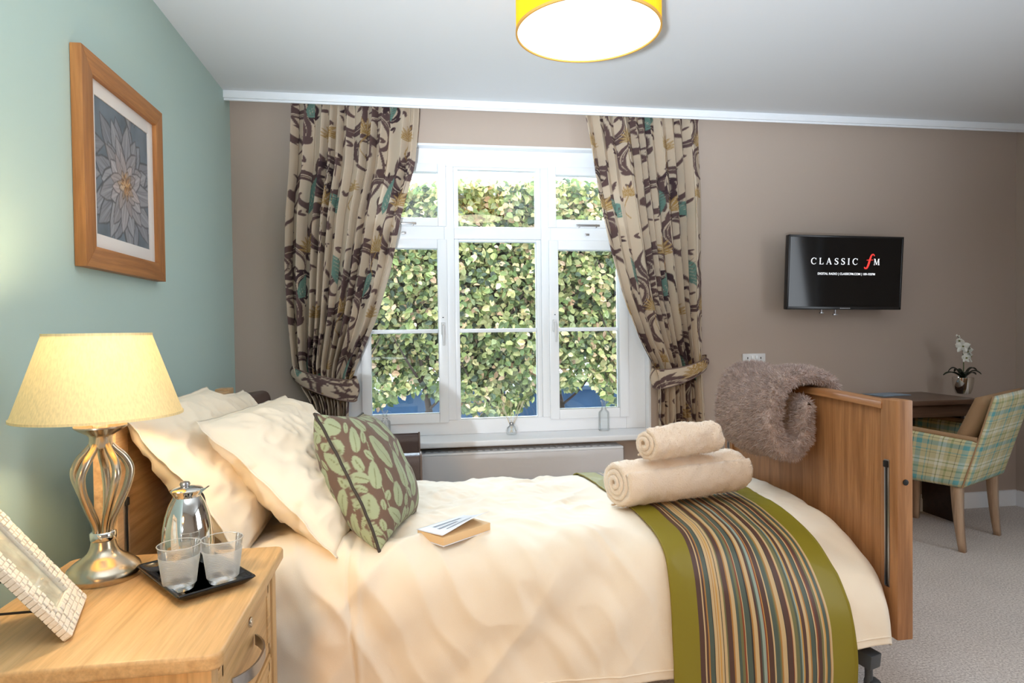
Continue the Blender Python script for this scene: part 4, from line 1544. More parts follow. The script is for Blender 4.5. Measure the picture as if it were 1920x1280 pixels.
# ------------------------------------------------------------------ book
A, B, Cc = Vector((0.077, 1.69, 0)), Vector((0.0, 1.755, 0)), Vector((0.213, 1.80, 0))
ang = math.atan2(0.11, 0.136)
bk = thing('book', 'thick paperback book with lifted cover lying on the duvet', 'book', (0.077, 1.695, 0.604), ang)
put('page_block', box(0.001, 0.001, 0.0, 0.178, 0.108, 0.021, bevel=0.0015), 'paper', bk, local=True)
put('cover', box(-0.001, 0, -0.002, 0.18, 0.111, 0.0, bevel=0.0005), 'cover', bk, local=True, label='back cover under the pages')
xs = np.linspace(0, 0.178, 24)
us = np.linspace(0, 1, 20)
Pc = np.zeros((20, 24, 3))
for i, q in enumerate(us):
    yy = 0.111 - 0.110 * q
    lift = 0.030 * q ** 1.5
    Pc[i, :, 0] = xs
    Pc[i, :, 1] = yy + 0.004 * q
    Pc[i, :, 2] = 0.0225 + lift * (0.15 + 0.85 * np.sin(xs / 0.178 * PI * 0.5) ** 1.2)
cvr = put('front_cover', grid(Pc), 'cover', bk, local=True)
cvr.modifiers.new('thick', 'SOLIDIFY').thickness = 0.0008
Pk = Pc + np.array([0, 0, 0.0007])
put('cover_print', join(grid(Pk[4:7, 5:19]), grid(Pk[9:10 + 2, 4:14]), grid(Pk[14:16, 5:18])), 'ink', cvr, local=True)

# ------------------------------------------------------------------ towels
def rolled_towel(p0, p1, r, turns, label, seed):
    t = thing('rolled_towel', label, 'towel', (p0[0], p0[1], p0[2] - r), group=None)
    n = 150
    a = np.linspace(0, turns * 2 * PI, n)
    rad = 0.010 + (r - 0.010) * (a / a[-1])
    th = (r - 0.010) / turns * 0.46
    pr_out = np.stack([rad * np.cos(a + seed), rad * np.sin(a + seed)], 1)
    L = (Vector(p1) - Vector(p0)).length
    ax = (Vector(p1) - Vector(p0)).normalized()
    up = Vector((0, 0, 1))
    sx = ax.cross(up).normalized()
    up = sx.cross(ax)
    m = 60
    P = np.zeros((2 * n, m, 3))
    for j in range(m):
        tl = j / (m - 1)
        sq = 1.0
        edge = min(tl, 1 - tl) * L
        bulge = 1 - 0.10 * math.exp(-edge / 0.012)
        nse = 1 + 0.02 * math.sin(7 * tl + seed)
        for k in range(2 * n):
            i = k if k < n else 2 * n - 1 - k
            rr_ = rad[i] + (th if k < n else -th)
            if k >= n: rr_ = rad[i] - th
            aa = a[i] + seed
            fl = 0.96 if math.sin(aa) < 0 else 1.0
            q = rr_ * bulge * nse
            P[k, j] = Vector(p0) + ax * (tl * L + 0.012 * (1 - i / n) * (1 if tl > 0.5 else -1) * (1 if edge < 0.02 else 0)) + sx * (q * math.cos(aa) * 1.06) + up * (q * math.sin(aa) * fl)
    outer = grid(P, closed_u=True)
    # close the ends layer by layer
    me = outer
    bm = bmesh.new()
    bm.from_mesh(me)
    bm.verts.ensure_lookup_table()
    for j in (0, m - 1):
        for i in range(n - 1):
            try:
                bm.faces.new([bm.verts[i * m + j], bm.verts[(i + 1) * m + j], bm.verts[(2 * n - 2 - i) * m + j], bm.verts[(2 * n - 1 - i) * m + j]])
            except Exception:
                pass
    bmesh.ops.recalc_face_normals(bm, faces=bm.faces)
    bm.to_mesh(me)
    bm.free()
    me.polygons.foreach_set('use_smooth', [True] * len(me.polygons))
    co = np.empty(len(me.vertices) * 3)
    me.vertices.foreach_get('co', co)
    co = co.reshape(-1, 3)
    d = 0.0035 * fbm(co[:, 0] * 60, co[:, 1] * 60, co[:, 2] * 60, 2) + 0.004 * fbm(co[:, 0] * 14, co[:, 1] * 14, co[:, 2] * 14, 1)
    cen = np.array(p0)
    rel = co - cen
    rel -= np.outer(rel @ np.array(ax), np.array(ax))
    rl = rel / (np.linalg.norm(rel, axis=1)[:, None] + 1e-6)
    co += rl * (d * np.clip(np.linalg.norm(rel, axis=1) / r, 0, 1))[:, None]
    me.vertices.foreach_set('co', co.reshape(-1))
    me.update()
    fz = fuzz(me, 16000, 0.0036, 0.0007, seed=int(seed * 10) + 3)
    w_ = put('towel_roll', join(me, fz), 'towel', t)
    put('end_fold', tube(smooth_path([tuple(Vector(p0) + ax * (0.004 + L * q) + sx * ((r + th) * 1.06 * math.cos(seed - 0.06)) + up * ((r + th) * 0.98 * math.sin(seed - 0.06))) for q in (0, 0.3, 0.6, 0.98)]), 0.0035, 8), 'towel', t)
    return t


rolled_towel((0.630, 1.945, 0.684), (1.105, 2.085, 0.680), 0.075, 3.4, 'large rolled cream towel, lower of the two towels on the bed runner', 4.4)
rolled_towel((0.722, 1.930, 0.806), (0.985, 2.015, 0.805), 0.051, 2.6, 'small rolled cream towel resting on top of the larger towel roll', 4.0)

# ------------------------------------------------------------------ fleece throw over the foot board
def throw():
    pts = smooth_path([(1.474, .84), (1.482, .91), (1.468, .975), (1.42, 1.005), (1.35, 1.012), (1.275, .995), (1.222, .935), (1.200, .85), (1.205, .765), (1.240, .715), (1.300, .712), (1.345, .760), (1.362, .83), (1.364, .90)], 8)
    # thickness closed section: offset both sides
    T_ = np.gradient(pts, axis=0)
    T_ /= np.linalg.norm(T_, axis=1)[:, None]
    N = np.stack([-T_[:, 1], T_[:, 0]], 1)
    th = np.interp(np.linspace(0, 1, len(pts)), [0, .15, .3, .5, .8, 1], [.022, .032, .040, .058, .062, .040])
    a = pts + N * 0
    out = pts - N * th[:, None] * 0
    inn = pts - N * 0
    # N points to the right of travel (inwards for this winding); the cloth grows inwards
    A_ = pts
    B_ = pts - N * (-1) * 0
    sec_o = pts
    sgn = -1 if np.cross(T_[20], N[20]) > 0 else 1
    cen = np.array([1.26, 0.86])
    dirn = np.sign(((cen - pts) * N).sum(1).mean())
    sec_i = pts + N * dirn * th[:, None]
    ends = [sec_i[-1] * 0.5 + sec_o[-1] * 0.5 + T_[-1] * 0.014]
    e0 = [sec_i[0] * 0.5 + sec_o[0] * 0.5 - T_[0] * 0.014]
    loop = np.vstack([e0, sec_o, ends, sec_i[::-1]])
    k = len(loop)
    ys = np.linspace(0, 1, 70)
    P = np.zeros((k, 70, 3))
    c = loop.mean(0)
    for j, q in enumerate(ys):
        e = min(q, 1 - q) * 0.46
        sc = 0.012 * math.exp(-e / 0.012)
        ctr = np.vstack([e0, (sec_o + sec_i) / 2, ends, ((sec_o + sec_i) / 2)[::-1]])
        l2 = loop + (ctr - loop) * min(1, 0.55 * math.exp(-e / 0.010))
        P[:, j, 0] = l2[:, 0] + 0.075 * (q) * (c[0] + 0.2 - l2[:, 0]) * 1.2
        P[:, j, 2] = l2[:, 1] + 0.01 * math.sin(q * 8)
        P[:, j, 1] = 2.035 + q * 0.44 + 0.02 * np.sin(np.arange(k) / k * 9)
    P[..., 0] += 0.008 * fbm(P[..., 1] * 9, P[..., 2] * 9, 1.1)
    P[..., 2] += 0.004 * fbm(P[..., 1] * 40, P[..., 0] * 40, 1.1)
    me = grid(P, closed_u=True)
    bm = bmesh.new()
    bm.from_mesh(me)
    bm.verts.ensure_lookup_table()
    m = 70
    h = len(pts)
    for j in (0, m - 1):
        for i in range(1, h):
            o0, o1 = i, i + 1
            i0, i1 = k - i, k - i - 1
            try:
                bm.faces.new([bm.verts[(o0 % k) * m + j], bm.verts[(o1 % k) * m + j], bm.verts[(i1 % k) * m + j], bm.verts[(i0 % k) * m + j]])
            except Exception:
                pass
    bmesh.ops.recalc_face_normals(bm, faces=bm.faces)
    bm.to_mesh(me)
    bm.free()
    me.polygons.foreach_set('use_smooth', [True] * len(me.polygons))
    return join(me, fuzz(me, 70000, 0.015, 0.0014, seed=5, droop=0.3))


th = put('fleece_throw', throw(), 'throw')
tag(th, 'fluffy brown fleece throw folded over the foot of the bed', 'throw')

# ------------------------------------------------------------------ bedside cabinet
NX0, NX1, NY0, NY1, NZ = -0.755, -0.300, 1.055, 1.575, 0.67
ns = thing('bedside_cabinet', 'oak bedside cabinet in the corner of the view under the lamp', 'cabinet', ((NX0 + NX1) / 2, (NY0 + NY1) / 2, 0))
NR = R(2.0)
top = prism(rrect(NX1 - NX0, NY1 - NY0, 0.022, 8, (NX0 + NX1) / 2, (NY0 + NY1) / 2), NZ - 0.026, NZ, 'Z')
bm = bmesh.new(); bm.from_mesh(top)
es = [e for e in bm.edges if abs(e.verts[0].co.z - e.verts[1].co.z) < 1e-6 and e.calc_face_angle(0) > 0.5]
bmesh.ops.bevel(bm, geom=es, offset=0.006, segments=3, profile=0.6, affect='EDGES')
me = bpy.data.meshes.new('m'); bm.to_mesh(me); bm.free()
me.polygons.foreach_set('use_smooth', [True] * len(me.polygons)); me.set_sharp_from_angle(angle=R(50))
put('cabinet_top', me, 'oak_ns', ns)
bx0, bx1, by0, by1 = NX0 + 0.015, NX1 - 0.018, NY0 + 0.02, NY1 - 0.02
put('carcass', boxes([(bx0, by0, 0.0, bx1 - 0.02, by0 + 0.02, NZ - 0.026), (bx0, by1 - 0.02, 0.0, bx1 - 0.02, by1, NZ - 0.026), (bx0, by0, 0.0, bx0 + 0.012, by1, NZ - 0.026), (bx0, by0 + 0.02, 0.05, bx1 - 0.02, by1 - 0.02, 0.07)], 0.003), 'oak_nsz', ns)
for ya in (by0 - 0.004, by1 - 0.034):
    put('corner_post', box(bx1 - 0.038, ya, 0.0, bx1, ya + 0.038, NZ - 0.026, bevel=0.004), 'oak_nsz', ns)
put('corner_post', box(bx0, by0 - 0.004, 0, bx0 + 0.038, by0 + 0.034, NZ - 0.026, bevel=0.004), 'oak_nsz', ns)
put('top_rail', box(bx1 - 0.036, by0 + 0.03, NZ - 0.046, bx1 - 0.006, by1 - 0.03, NZ - 0.026, bevel=0.002), 'oak_ns', ns)
for k, (za, zb) in enumerate([(0.455, 0.620), (0.275, 0.445), (0.09, 0.265)]):
    d = put('drawer', boxes([(bx1 - 0.030, by0 + 0.036, za, bx1 - 0.006, by1 - 0.036, zb), (bx1 - 0.010, by0 + 0.042, za + 0.006, bx1 - 0.003, by0 + 0.072, zb - 0.006), (bx1 - 0.010, by1 - 0.072, za + 0.006, bx1 - 0.003, by1 - 0.042, zb - 0.006),
                             (bx1 - 0.010, by0 + 0.06, zb - 0.030, bx1 - 0.003, by1 - 0.06, zb - 0.006), (bx1 - 0.010, by0 + 0.06, za + 0.006, bx1 - 0.003, by1 - 0.06, za + 0.030)], 0.003), 'oak_ns', ns)
    ym, zm = (by0 + by1) / 2 - 0.01, (za + zb) / 2 + 0.010
    hp = []
    for q in np.linspace(-1, 1, 21):
        y = ym - 0.022 + q * 0.085
        x = bx1 - 0.004 + 0.030 * (1 - abs(q) ** 2.6)
        w2 = 0.011
        hp.append([(x, y, zm - w2), (x + 0.004, y, zm - w2), (x + 0.004, y, zm + w2), (x, y, zm + w2)])
    put('handle', fixed(grid(np.array(hp), closed_v=True, caps=True)), 'steel', d)
    if k == 0:
        m = lathe([(0.0001, 0), (0.010, 0), (0.010, 0.004), (0.008, 0.006), (0.0001, 0.006)], seg=24)
        m.transform(Matrix.Rotation(R(90), 4, 'Y'))
        m.transform(Matrix.Translation((bx1 - 0.004, ym + 0.02, zb - 0.018)))
        lk = put('lock', m, 'nickel', d)
        

# ------------------------------------------------------------------ table lamp
TX, TY = -0.634, 1.444
tl = thing('table_lamp', 'glowing table lamp with cream shade and brushed nickel base', 'table lamp', (TX, TY, NZ))
put('base', lathe([(0.0001, 0), (0.068, 0), (0.070, 0.004), (0.0695, 0.013), (0.065, 0.023), (0.053, 0.034), (0.039, 0.043), (0.029, 0.052), (0.024, 0.064), (0.0215, 0.078), (0.0001, 0.078)], (TX, TY, NZ), 64), 'nickel', tl)
put('collar', lathe([(0.0215, 0.076), (0.024, 0.079), (0.024, 0.092), (0.0215, 0.095), (0.0001, 0.096)], (TX, TY, NZ), 48), 'chrome', tl)
for k in range(5):
    a0 = 2 * PI * k / 5 + 0.3
    pts = []
    for q, r_ in [(0, 0.013), (0.12, 0.016), (0.3, 0.030), (0.5, 0.045), (0.68, 0.052), (0.82, 0.042), (0.93, 0.025), (1.0, 0.016)]:
        a = a0 + 0.45 * q
        pts.append((TX + r_ * math.cos(a), TY + r_ * math.sin(a), NZ + 0.09 + q * 0.185))
    put('cage_rib', tube(smooth_path(pts, 8), [0.0062, 0.0075, 0.0085, 0.0085, 0.0065], 12), 'nickel', tl)
put('neck', lathe([(0.0001, 0.268), (0.020, 0.268), (0.021, 0.272), (0.021, 0.290), (0.026, 0.296), (0.040, 0.304), (0.048, 0.310), (0.048, 0.313), (0.030, 0.311), (0.0001, 0.309)], (TX, TY, NZ), 48), 'nickel', tl)
put('lamp_holder', lathe([(0.0001, 0.310), (0.014, 0.310), (0.014, 0.420), (0.0001, 0.420)], (TX, TY, NZ), 24), 'plastic', tl)
put('bulb', lathe([(0.0001, 0.420), (0.012, 0.422), (0.026, 0.445), (0.028, 0.458), (0.018, 0.478), (0.0001, 0.484)], (TX, TY, NZ), 24), 'bulb', tl)
sh = put('lamp_shade', lathe([(0.152, 0.334), (0.0965, 0.500)], (TX, TY, NZ), 96), 'shade', tl)
for r_, z_ in ((0.152, 0.334), (0.0965, 0.500)):
    put('shade_rim', lathe([(r_ + 0.0012, z_ - 0.002), (r_ + 0.0012, z_ + 0.003), (r_ - 0.002, z_ + 0.003), (r_ - 0.002, z_ - 0.002), (r_ + 0.0012, z_ - 0.002)], (TX, TY, NZ), 96), 'shade', sh)

# ------------------------------------------------------------------ tray, flask and tumblers
def ontop(px, py, z=NZ):
    return at(px, py, Z=z)


ty_c = [ontop(312, 1143), ontop(465, 1098), ontop(385, 1022), ontop(262, 1052)]
tc = (ty_c[0] + ty_c[1] + ty_c[2] + ty_c[3]) / 4
ex = ((ty_c[1] - ty_c[0]) + (ty_c[2] - ty_c[3])).normalized()
trot = math.atan2(ex.y, ex.x)
TWx, TWy = 0.142, 0.236
tc = Vector((-0.442, 1.393, NZ))
tray = thing('serving_tray', 'small black gloss tray with raised rims on the cabinet', 'tray', (tc.x, tc.y, NZ), trot)
nu, nv = 50, 70
U, V = np.meshgrid(np.linspace(-1, 1, nu), np.linspace(-1, 1, nv), indexing='ij')
sq = np.maximum(np.abs(U), np.abs(V))
ramp_ = np.clip((np.maximum(np.abs(U) * TWx, np.abs(V) * TWy * 1.0) * 0, ), 0, 1)[0]
du = np.clip((np.abs(U) * TWx / 2 - (TWx / 2 - 0.022)) / 0.022, 0, 1)
dvv = np.clip((np.abs(V) * TWy / 2 - (TWy / 2 - 0.022)) / 0.022, 0, 1)
zz = 0.004 + 0.016 * np.maximum(du, dvv) ** 1.5
tm_ = grid(np.stack([U * TWx / 2, V * TWy / 2, zz], -1))
tb = put('tray_body', tm_, 'black', tray, local=True)
tb.modifiers.new('thick', 'SOLIDIFY').thickness = 0.005
put('tray_foot', box(-TWx / 2 + 0.026, -TWy / 2 + 0.026, 0, TWx / 2 - 0.026, TWy / 2 - 0.026, 0.004, bevel=0.001), 'black', tray, local=True)

fp = Vector((-0.471, 1.446, NZ))
fl = thing('vacuum_flask', 'polished steel flask with a lid standing behind the tumblers', 'flask', (fp.x, fp.y, NZ + 0.005))
put('body', lathe([(0.0001, 0), (0.042, 0), (0.046, 0.004), (0.0475, 0.03), (0.0475, 0.065), (0.0455, 0.095), (0.040, 0.125), (0.033, 0.148), (0.0275, 0.160), (0.0255, 0.164), (0.0001, 0.164)], (0, 0, 0), 64), 'chrome', fl, local=True)
put('lid', lathe([(0.025, 0.163), (0.026, 0.170), (0.030, 0.176), (0.031, 0.180), (0.028, 0.183), (0.014, 0.187), (0.0001, 0.188)], (0, 0, 0), 48), 'chrome', fl, local=True)
put('lid_knob', lathe([(0.0001, 0.186), (0.008, 0.187), (0.010, 0.192), (0.008, 0.197), (0.0001, 0.199)], (-0.003, 0, 0), 20), 'steel', fl, local=True)
put('spout', prism([(0.022, 0.166), (0.041, 0.183), (0.038, 0.184), (0.022, 0.178)], -0.009, 0.009, 'Y'), 'chrome', fl, local=True)
for o_ in [q for q in bpy.data.objects if q.parent == fl]:
    o_.data.transform(Matrix.Diagonal((1.06, 1.06, 0.93, 1)))
hp = smooth_path([(0.000, 0.030, 0.150), (0.008, 0.062, 0.140), (0.012, 0.072, 0.10), (0.012, 0.066, 0.05), (0.006, 0.045, 0.035)])
put('handle', tube(hp, 0.006, 10), 'blackm', fl, local=True)


def tumbler(px, py, rot, label):
    p = Vector((px, py, NZ))
    t = thing('glass_tumbler', label, 'glass', (p.x, p.y, NZ + 0.0055), rot, None)
    h, r0, r1, w_ = 0.086, 0.0275, 0.0385, 0.0018
    f = lambda z: r0 + (r1 - r0) * (z / h) ** 1.0
    put('bowl', lathe([(0.0001, 0.0), (r0 - 0.003, 0.0), (r0, 0.003), (f(0.02), 0.02), (f(0.05), 0.05), (r1, h)], (0, 0, 0), 56), 'tumbler', t, local=True)
    put('rim', tube([(r1 * math.cos(a), r1 * math.sin(a), h) for a in np.linspace(0, 2 * PI, 40, endpoint=False)], 0.0009, 6, closed=True), 'tumbler_band', t, local=True)
    z0, z1 = 0.010, 0.066
    prof_ = [(f(z0 + (z1 - z0) * k / 60) + 0.0004 + 0.0007 * (k % 2), z0 + (z1 - z0) * k / 60) for k in range(61)]
    put('ribbed_band', lathe(prof_, (0, 0, 0), 56), 'tumbler_band', t, local=True)
    return t


tumbler(-0.451, 1.334, 0.2, 'ribbed glass tumbler, left of the pair, in front of the flask')
tumbler(-0.378, 1.358, 0.9, 'ribbed glass tumbler, right of the pair, at the tray corner')

# ------------------------------------------------------------------ photo frame with easel back
pf = thing('photo_frame', 'cream shell mosaic photo frame leaning back on a wire easel', 'photo frame', (-0.576, 1.245, NZ), 0)
a_, b_ = ontop(135, 1200), ontop(162, 1128)
rotz = math.atan2(-(b_.x - a_.x), (b_.y - a_.y))
pf.location = ((a_.x + b_.x) / 2, (a_.y + b_.y) / 2, NZ)
pf.rotation_euler = (0, 0, rotz)
LEAN = R(35)
PW, PH, PT, PB_ = 0.175, 0.245, 0.016, 0.040
Ml = Matrix.Rotation(-LEAN, 4, 'Y')      # x = thickness (front +x), y width, z height
Ml = Matrix.Translation((0, 0, 0.010)) @ Ml


def pfp(name, me, mat, **k):
    me.transform(Ml)
    return put(name, me, mat, pf, local=True, **k)


fr_parts = []
pfp('backing', box(-PT, -PW / 2 + 0.004, 0.004, -PT + 0.005, PW / 2 - 0.004, PH - 0.004, bevel=0.001), 'blackm')
shell = []
r3 = random.Random(4)
for (ya, yb, za, zb) in ((-PW / 2, PW / 2, 0, PB_), (-PW / 2, PW / 2, PH - PB_, PH), (-PW / 2, -PW / 2 + PB_, PB_, PH - PB_), (PW / 2 - PB_, PW / 2, PB_, PH - PB_)):
    shell.append((-PT + 0.004, ya, za, -0.003, yb, zb))
    n1, n2 = max(1, round((yb - ya) / 0.0095)), max(1, round((zb - za) / 0.0095))
    for i in range(n1):
        for j in range(n2):
            y_, z_ = ya + (i + .5) * (yb - ya) / n1, za + (j + .5) * (zb - za) / n2
            h_ = r3.uniform(-0.0012, 0.0018)
            shell.append((-0.004, y_ - 0.0044, z_ - 0.0044, 0.0005 + h_, y_ + 0.0044, z_ + 0.0044))
# mosaic strips wrapping round the outer sides
n2 = 26
for s in (-1, 1):
    for j in range(n2):
        z_ = (j + .5) * PH / n2
        o_ = r3.uniform(0, 0.0015)
        yb = s * (PW / 2 + 0.0015 + o_)
        shell.append((-PT + 0.002, min(yb, s * PW / 2 - s * 0.002), z_ - PH / n2 * .46, 0.000, max(yb, s * PW / 2 - s * 0.002), z_ + PH / n2 * .46))
for za, zb in ((-0.002, 0.001), (PH - 0.001, PH + 0.002)):
    for i in range(18):
        y_ = -PW / 2 + (i + .5) * PW / 18
        shell.append((-PT + 0.002, y_ - 0.0044, za, 0, y_ + 0.0044, zb + r3.uniform(0, 0.001)))
pfp('mosaic_border', boxes(shell, 0.0008, 1), 'shell')
pfp('photo', box(-0.011, -PW / 2 + PB_ - 0.003, PB_ - 0.003, -0.009, PW / 2 - PB_ + 0.003, PH - PB_ + 0.003, bevel=0), 'photo')
pfp('glass', box(-0.0068, -PW / 2 + PB_ - 0.001, PB_ - 0.001, -0.0055, PW / 2 - PB_ + 0.001, PH - PB_ + 0.001, bevel=0), 'frame_glass')
hx = Ml @ Vector((-PT, 0, PH * 0.55))
ft = Vector((-0.185, 0, 0.004))
mid = Ml @ Vector((-PT - 0.001, 0, 0.03))
st = put('easel_strut', tube([tuple(hx), tuple((hx + ft) / 2), tuple(ft)], 0.0032, 8), 'grey_metal', pf, local=True)
put('easel_brace', tube([tuple((hx + ft * 2.2) / 3.2), tuple(mid)], 0.0022, 8), 'blackm', pf, local=True)

# ------------------------------------------------------------------ brown armchair behind the bed
ac = thing('armchair', 'brown leather armchair in the corner behind the bed', 'armchair', (-0.38, 3.10, 0), 0)


def cushion_box(x0, y0, z0, x1, y1, z1, bev, seg=5):
    return box(x0, y0, z0, x1, y1, z1, bevel=bev, seg=seg)


put('seat_base', cushion_box(-0.80, 2.82, 0.12, 0.0, 3.40, 0.36, 0.02), 'leather', ac)
put('seat_cushion', cushion_box(-0.50, 2.90, 0.35, 0.03, 3.32, 0.48, 0.04), 'leather', ac)
bk_ = put('backrest', xform(cushion_box(-0.09, -0.31, -0.28, 0.07, 0.31, 0.28, 0.05), (-0.735, 3.11, 0.60), (0, R(-8), 0)), 'leather', ac)
for ya, yb in ((2.76, 2.865), (3.33, 3.405)):
    zt = 0.642
    prf = rrect(yb - ya, zt - 0.12, 0.045, 6, (ya + yb) / 2, (zt + 0.12) / 2)
    am = put('armrest', prism(prf, -0.80, 0.035, 'X', bevel=0.0), 'leather', ac)
    put('piping', tube([(0.035, a_y, a_z) for a_y, a_z in prf], 0.005, 8, closed=True), 'leather_pipe', am)
for x, y in ((-0.74, 2.82), (-0.02, 2.82), (-0.74, 3.36), (-0.02, 3.36)):
    put('leg', tube([(x, y, 0.0), (x, y, 0.125)], [0.015, 0.022], 12), 'desk_dark', ac)

# ------------------------------------------------------------------ desk
dk = thing('desk', 'dark brown wooden desk against the wall under the television', 'desk', (2.7, 3.38, 0))
put('desk_top', box(2.20, 3.150, 0.722, 3.150, 3.592, 0.750, bevel=0.005, seg=3), 'desk', dk)
put('side_panel', box(3.150, 3.300, 0.0, 3.176, 3.59, 0.722, bevel=0.003), 'desk_dark', dk)
put('side_panel', box(2.24, 3.20, 0.0, 2.266, 3.59, 0.722, bevel=0.003), 'desk_dark', dk)
put('apron', box(2.266, 3.185, 0.652, 3.150, 3.205, 0.722, bevel=0.003), 'desk', dk)
put('apron', box(3.128, 3.205, 0.652, 3.150, 3.58, 0.722, bevel=0.003), 'desk', dk)
put('modesty_panel', box(2.266, 3.565, 0.38, 3.150, 3.58, 0.70, bevel=0.002), 'desk_dark', dk)

for k, (px, py, rz, lab, wd, hh) in enumerate([(1652, 737, 0.5, 'blue and white leaflet lying on the left of the desk', 0.21, 0.10)]):
    p = at(px, py, Z=0.752)
    lf = put('leaflet', boxes([(-0.105, -0.075, 0, 0.105, 0.075, 0.003)], 0.0008), plain('leaflet_paper', srgb(150, 176, 200), 0.4, vary=0.3, vscale=16), None, local=True)
    lf.location = (p.x - 0.02, min(p.y, 3.48), 0.7505)
    lf.rotation_euler = (0, 0, 0.15)
    tag(lf, lab, 'leaflet')

# ------------------------------------------------------------------ orchid
p = at(1734, 729, Z=0.752)
oc = thing('potted_orchid', 'white orchid in a small silver pot on the desk', 'plant', (p.x, 3.42, 0.7505))
put('pot', lathe([(0.0001, 0), (0.036, 0), (0.040, 0.004), (0.050, 0.035), (0.056, 0.075), (0.056, 0.098), (0.053, 0.098), (0.050, 0.075), (0.0001, 0.070)], (0, 0, 0), 40), 'chrome', oc, local=True)
put('moss', lathe([(0.0001, 0.092), (0.03, 0.090), (0.052, 0.084)], (0, 0, 0), 24), 'leaf_dark', oc, local=True)


def strap_leaf(a, L, up, wd):
    n = 14
    P = np.zeros((n, 5, 3))
    for i in range(n):
        t_ = i / (n - 1)
        r_ = L * t_
        z = 0.09 + up * math.sin(t_ * PI * 0.75) - 0.01 * t_
        w_ = wd * math.sin(PI * min(1, 0.12 + t_ * 0.88)) ** 0.6 * (1 if t_ < .95 else .4)
        for j in range(5):
            q = (j - 2) / 2
            P[i, j] = (math.cos(a) * r_ - math.sin(a) * w_ * q, math.sin(a) * r_ + math.cos(a) * w_ * q, z + abs(q) * 0.006)
    return grid(P)


for k, (a, L, up) in enumerate([(0.2, 0.115, 0.04), (3.0, 0.12, 0.045), (-0.9, 0.09, 0.055), (-2.2, 0.095, 0.05), (1.4, 0.08, 0.06), (-0.3, 0.08, 0.07), (2.5, 0.075, 0.07)]):
    l_ = put('leaf', strap_leaf(a, L, up, 0.016), 'leaf_dark', oc, local=True)
    l_.modifiers.new('thick', 'SOLIDIFY').thickness = 0.0015
sp_ = smooth_path([(0, 0, 0.09), (0.004, 0, 0.16), (0.002, 0, 0.23), (-0.012, -0.004, 0.30), (-0.035, -0.01, 0.335), (-0.05, -0.01, 0.345)])
put('flower_stem', tube(sp_, [0.003, 0.0025, 0.0015], 8), 'stem', oc, local=True)


def bloom3(c, s, rz, tilt):
    ps = []
    for k in range(5):
        a = 2 * PI * k / 5 + PI / 2
        wd = s * (0.42 if k % 5 in (1, 4) else 0.30)
        n = 8
        P = np.zeros((n, 5, 3))
        for i in range(n):
            t_ = i / (n - 1)
            w_ = wd * math.sin(PI * (0.08 + 0.92 * t_)) ** 0.7
            for j in range(5):
                q = (j - 2) / 2
                P[i, j] = (math.cos(a) * s * t_ - math.sin(a) * w_ * q, -0.25 * s * t_ * t_ + 0.1 * s * q * q, math.sin(a) * s * t_ + math.cos(a) * w_ * q)
        ps.append(grid(P))
    m = join(*ps)
    return xform(m, c, (tilt, 0, rz))


for c, s, rz, tl_ in [((0.012, -0.015, 0.252), 0.046, 0.2, 0.1), ((0.038, -0.012, 0.222), 0.040, 0.7, 0.0), ((-0.022, -0.018, 0.285), 0.042, -0.5, 0.2), ((0.0, -0.02, 0.215), 0.030, -0.2, 0.0), ((-0.042, -0.012, 0.318), 0.026, 0.1, 0.3), ((0.030, -0.01, 0.270), 0.030, 0.9, 0.1)]:
    f_ = put('flower', bloom3(c, s, rz, tl_), 'petal', oc, local=True)
    put('flower_centre', lathe([(0.0001, -0.005), (0.005, -0.002), (0.005, 0.003), (0.0001, 0.006)], (c[0], c[1] - 0.006, c[2]), 10), 'petal_mid', f_, local=True)
put('bud', join(lathe([(0.0001, -0.008), (0.006, 0), (0.0001, 0.009)], (-0.052, -0.01, 0.35), 10), lathe([(0.0001, -0.008), (0.005, 0), (0.0001, 0.008)], (-0.036, -0.01, 0.345), 10)), 'petal', oc, local=True)

# ------------------------------------------------------------------ desk chair
ch = thing('desk_chair', 'plaid upholstered armchair with pale wooden legs at the desk', 'chair', (2.985, 3.005, 0), R(26))


def panel(pts, nrm, thick, mat, name, bev=0.012, uvs=0.0, n=14):
    """quad panel of four corners (a,b,c,d), padded, with UVs in metres"""
    a, b, c, d = [np.array(q, float) for q in pts]
    s = np.linspace(0, 1, n)
    U, V = np.meshgrid(s, s, indexing='ij')
    P = (a[None, None] * ((1 - U) * (1 - V))[..., None] + b[None, None] * (U * (1 - V))[..., None] + c[None, None] * (U * V)[..., None] + d[None, None] * ((1 - U) * V)[..., None])
    nr = np.array(nrm, float)
    nr /= np.linalg.norm(nr)
    eu = np.minimum(U, 1 - U)
    ev = np.minimum(V, 1 - V)
    pad = thick / 2 * np.clip(np.minimum(eu, ev) * 12, 0, 1) ** 0.4
    lu, lv = np.linalg.norm(b - a), np.linalg.norm(d - a)
    uv = np.stack([U * lu, V * lv], -1)
    f = grid(P + nr * pad[..., None], mat_uv=uv)
    g = grid((P - nr * pad[..., None])[::-1], mat_uv=uv[::-1])
    bm = bmesh.new()
    bm.from_mesh(f)
    bm.from_mesh(g)
    bmesh.ops.remove_doubles(bm, verts=bm.verts, dist=1e-5)
    bmesh.ops.recalc_face_normals(bm, faces=bm.faces)
    me = bpy.data.meshes.new('m')
    bm.to_mesh(me)
    bm.free()
    me.polygons.foreach_set('use_smooth', [True] * len(me.polygons))
    return me


hw = 0.255
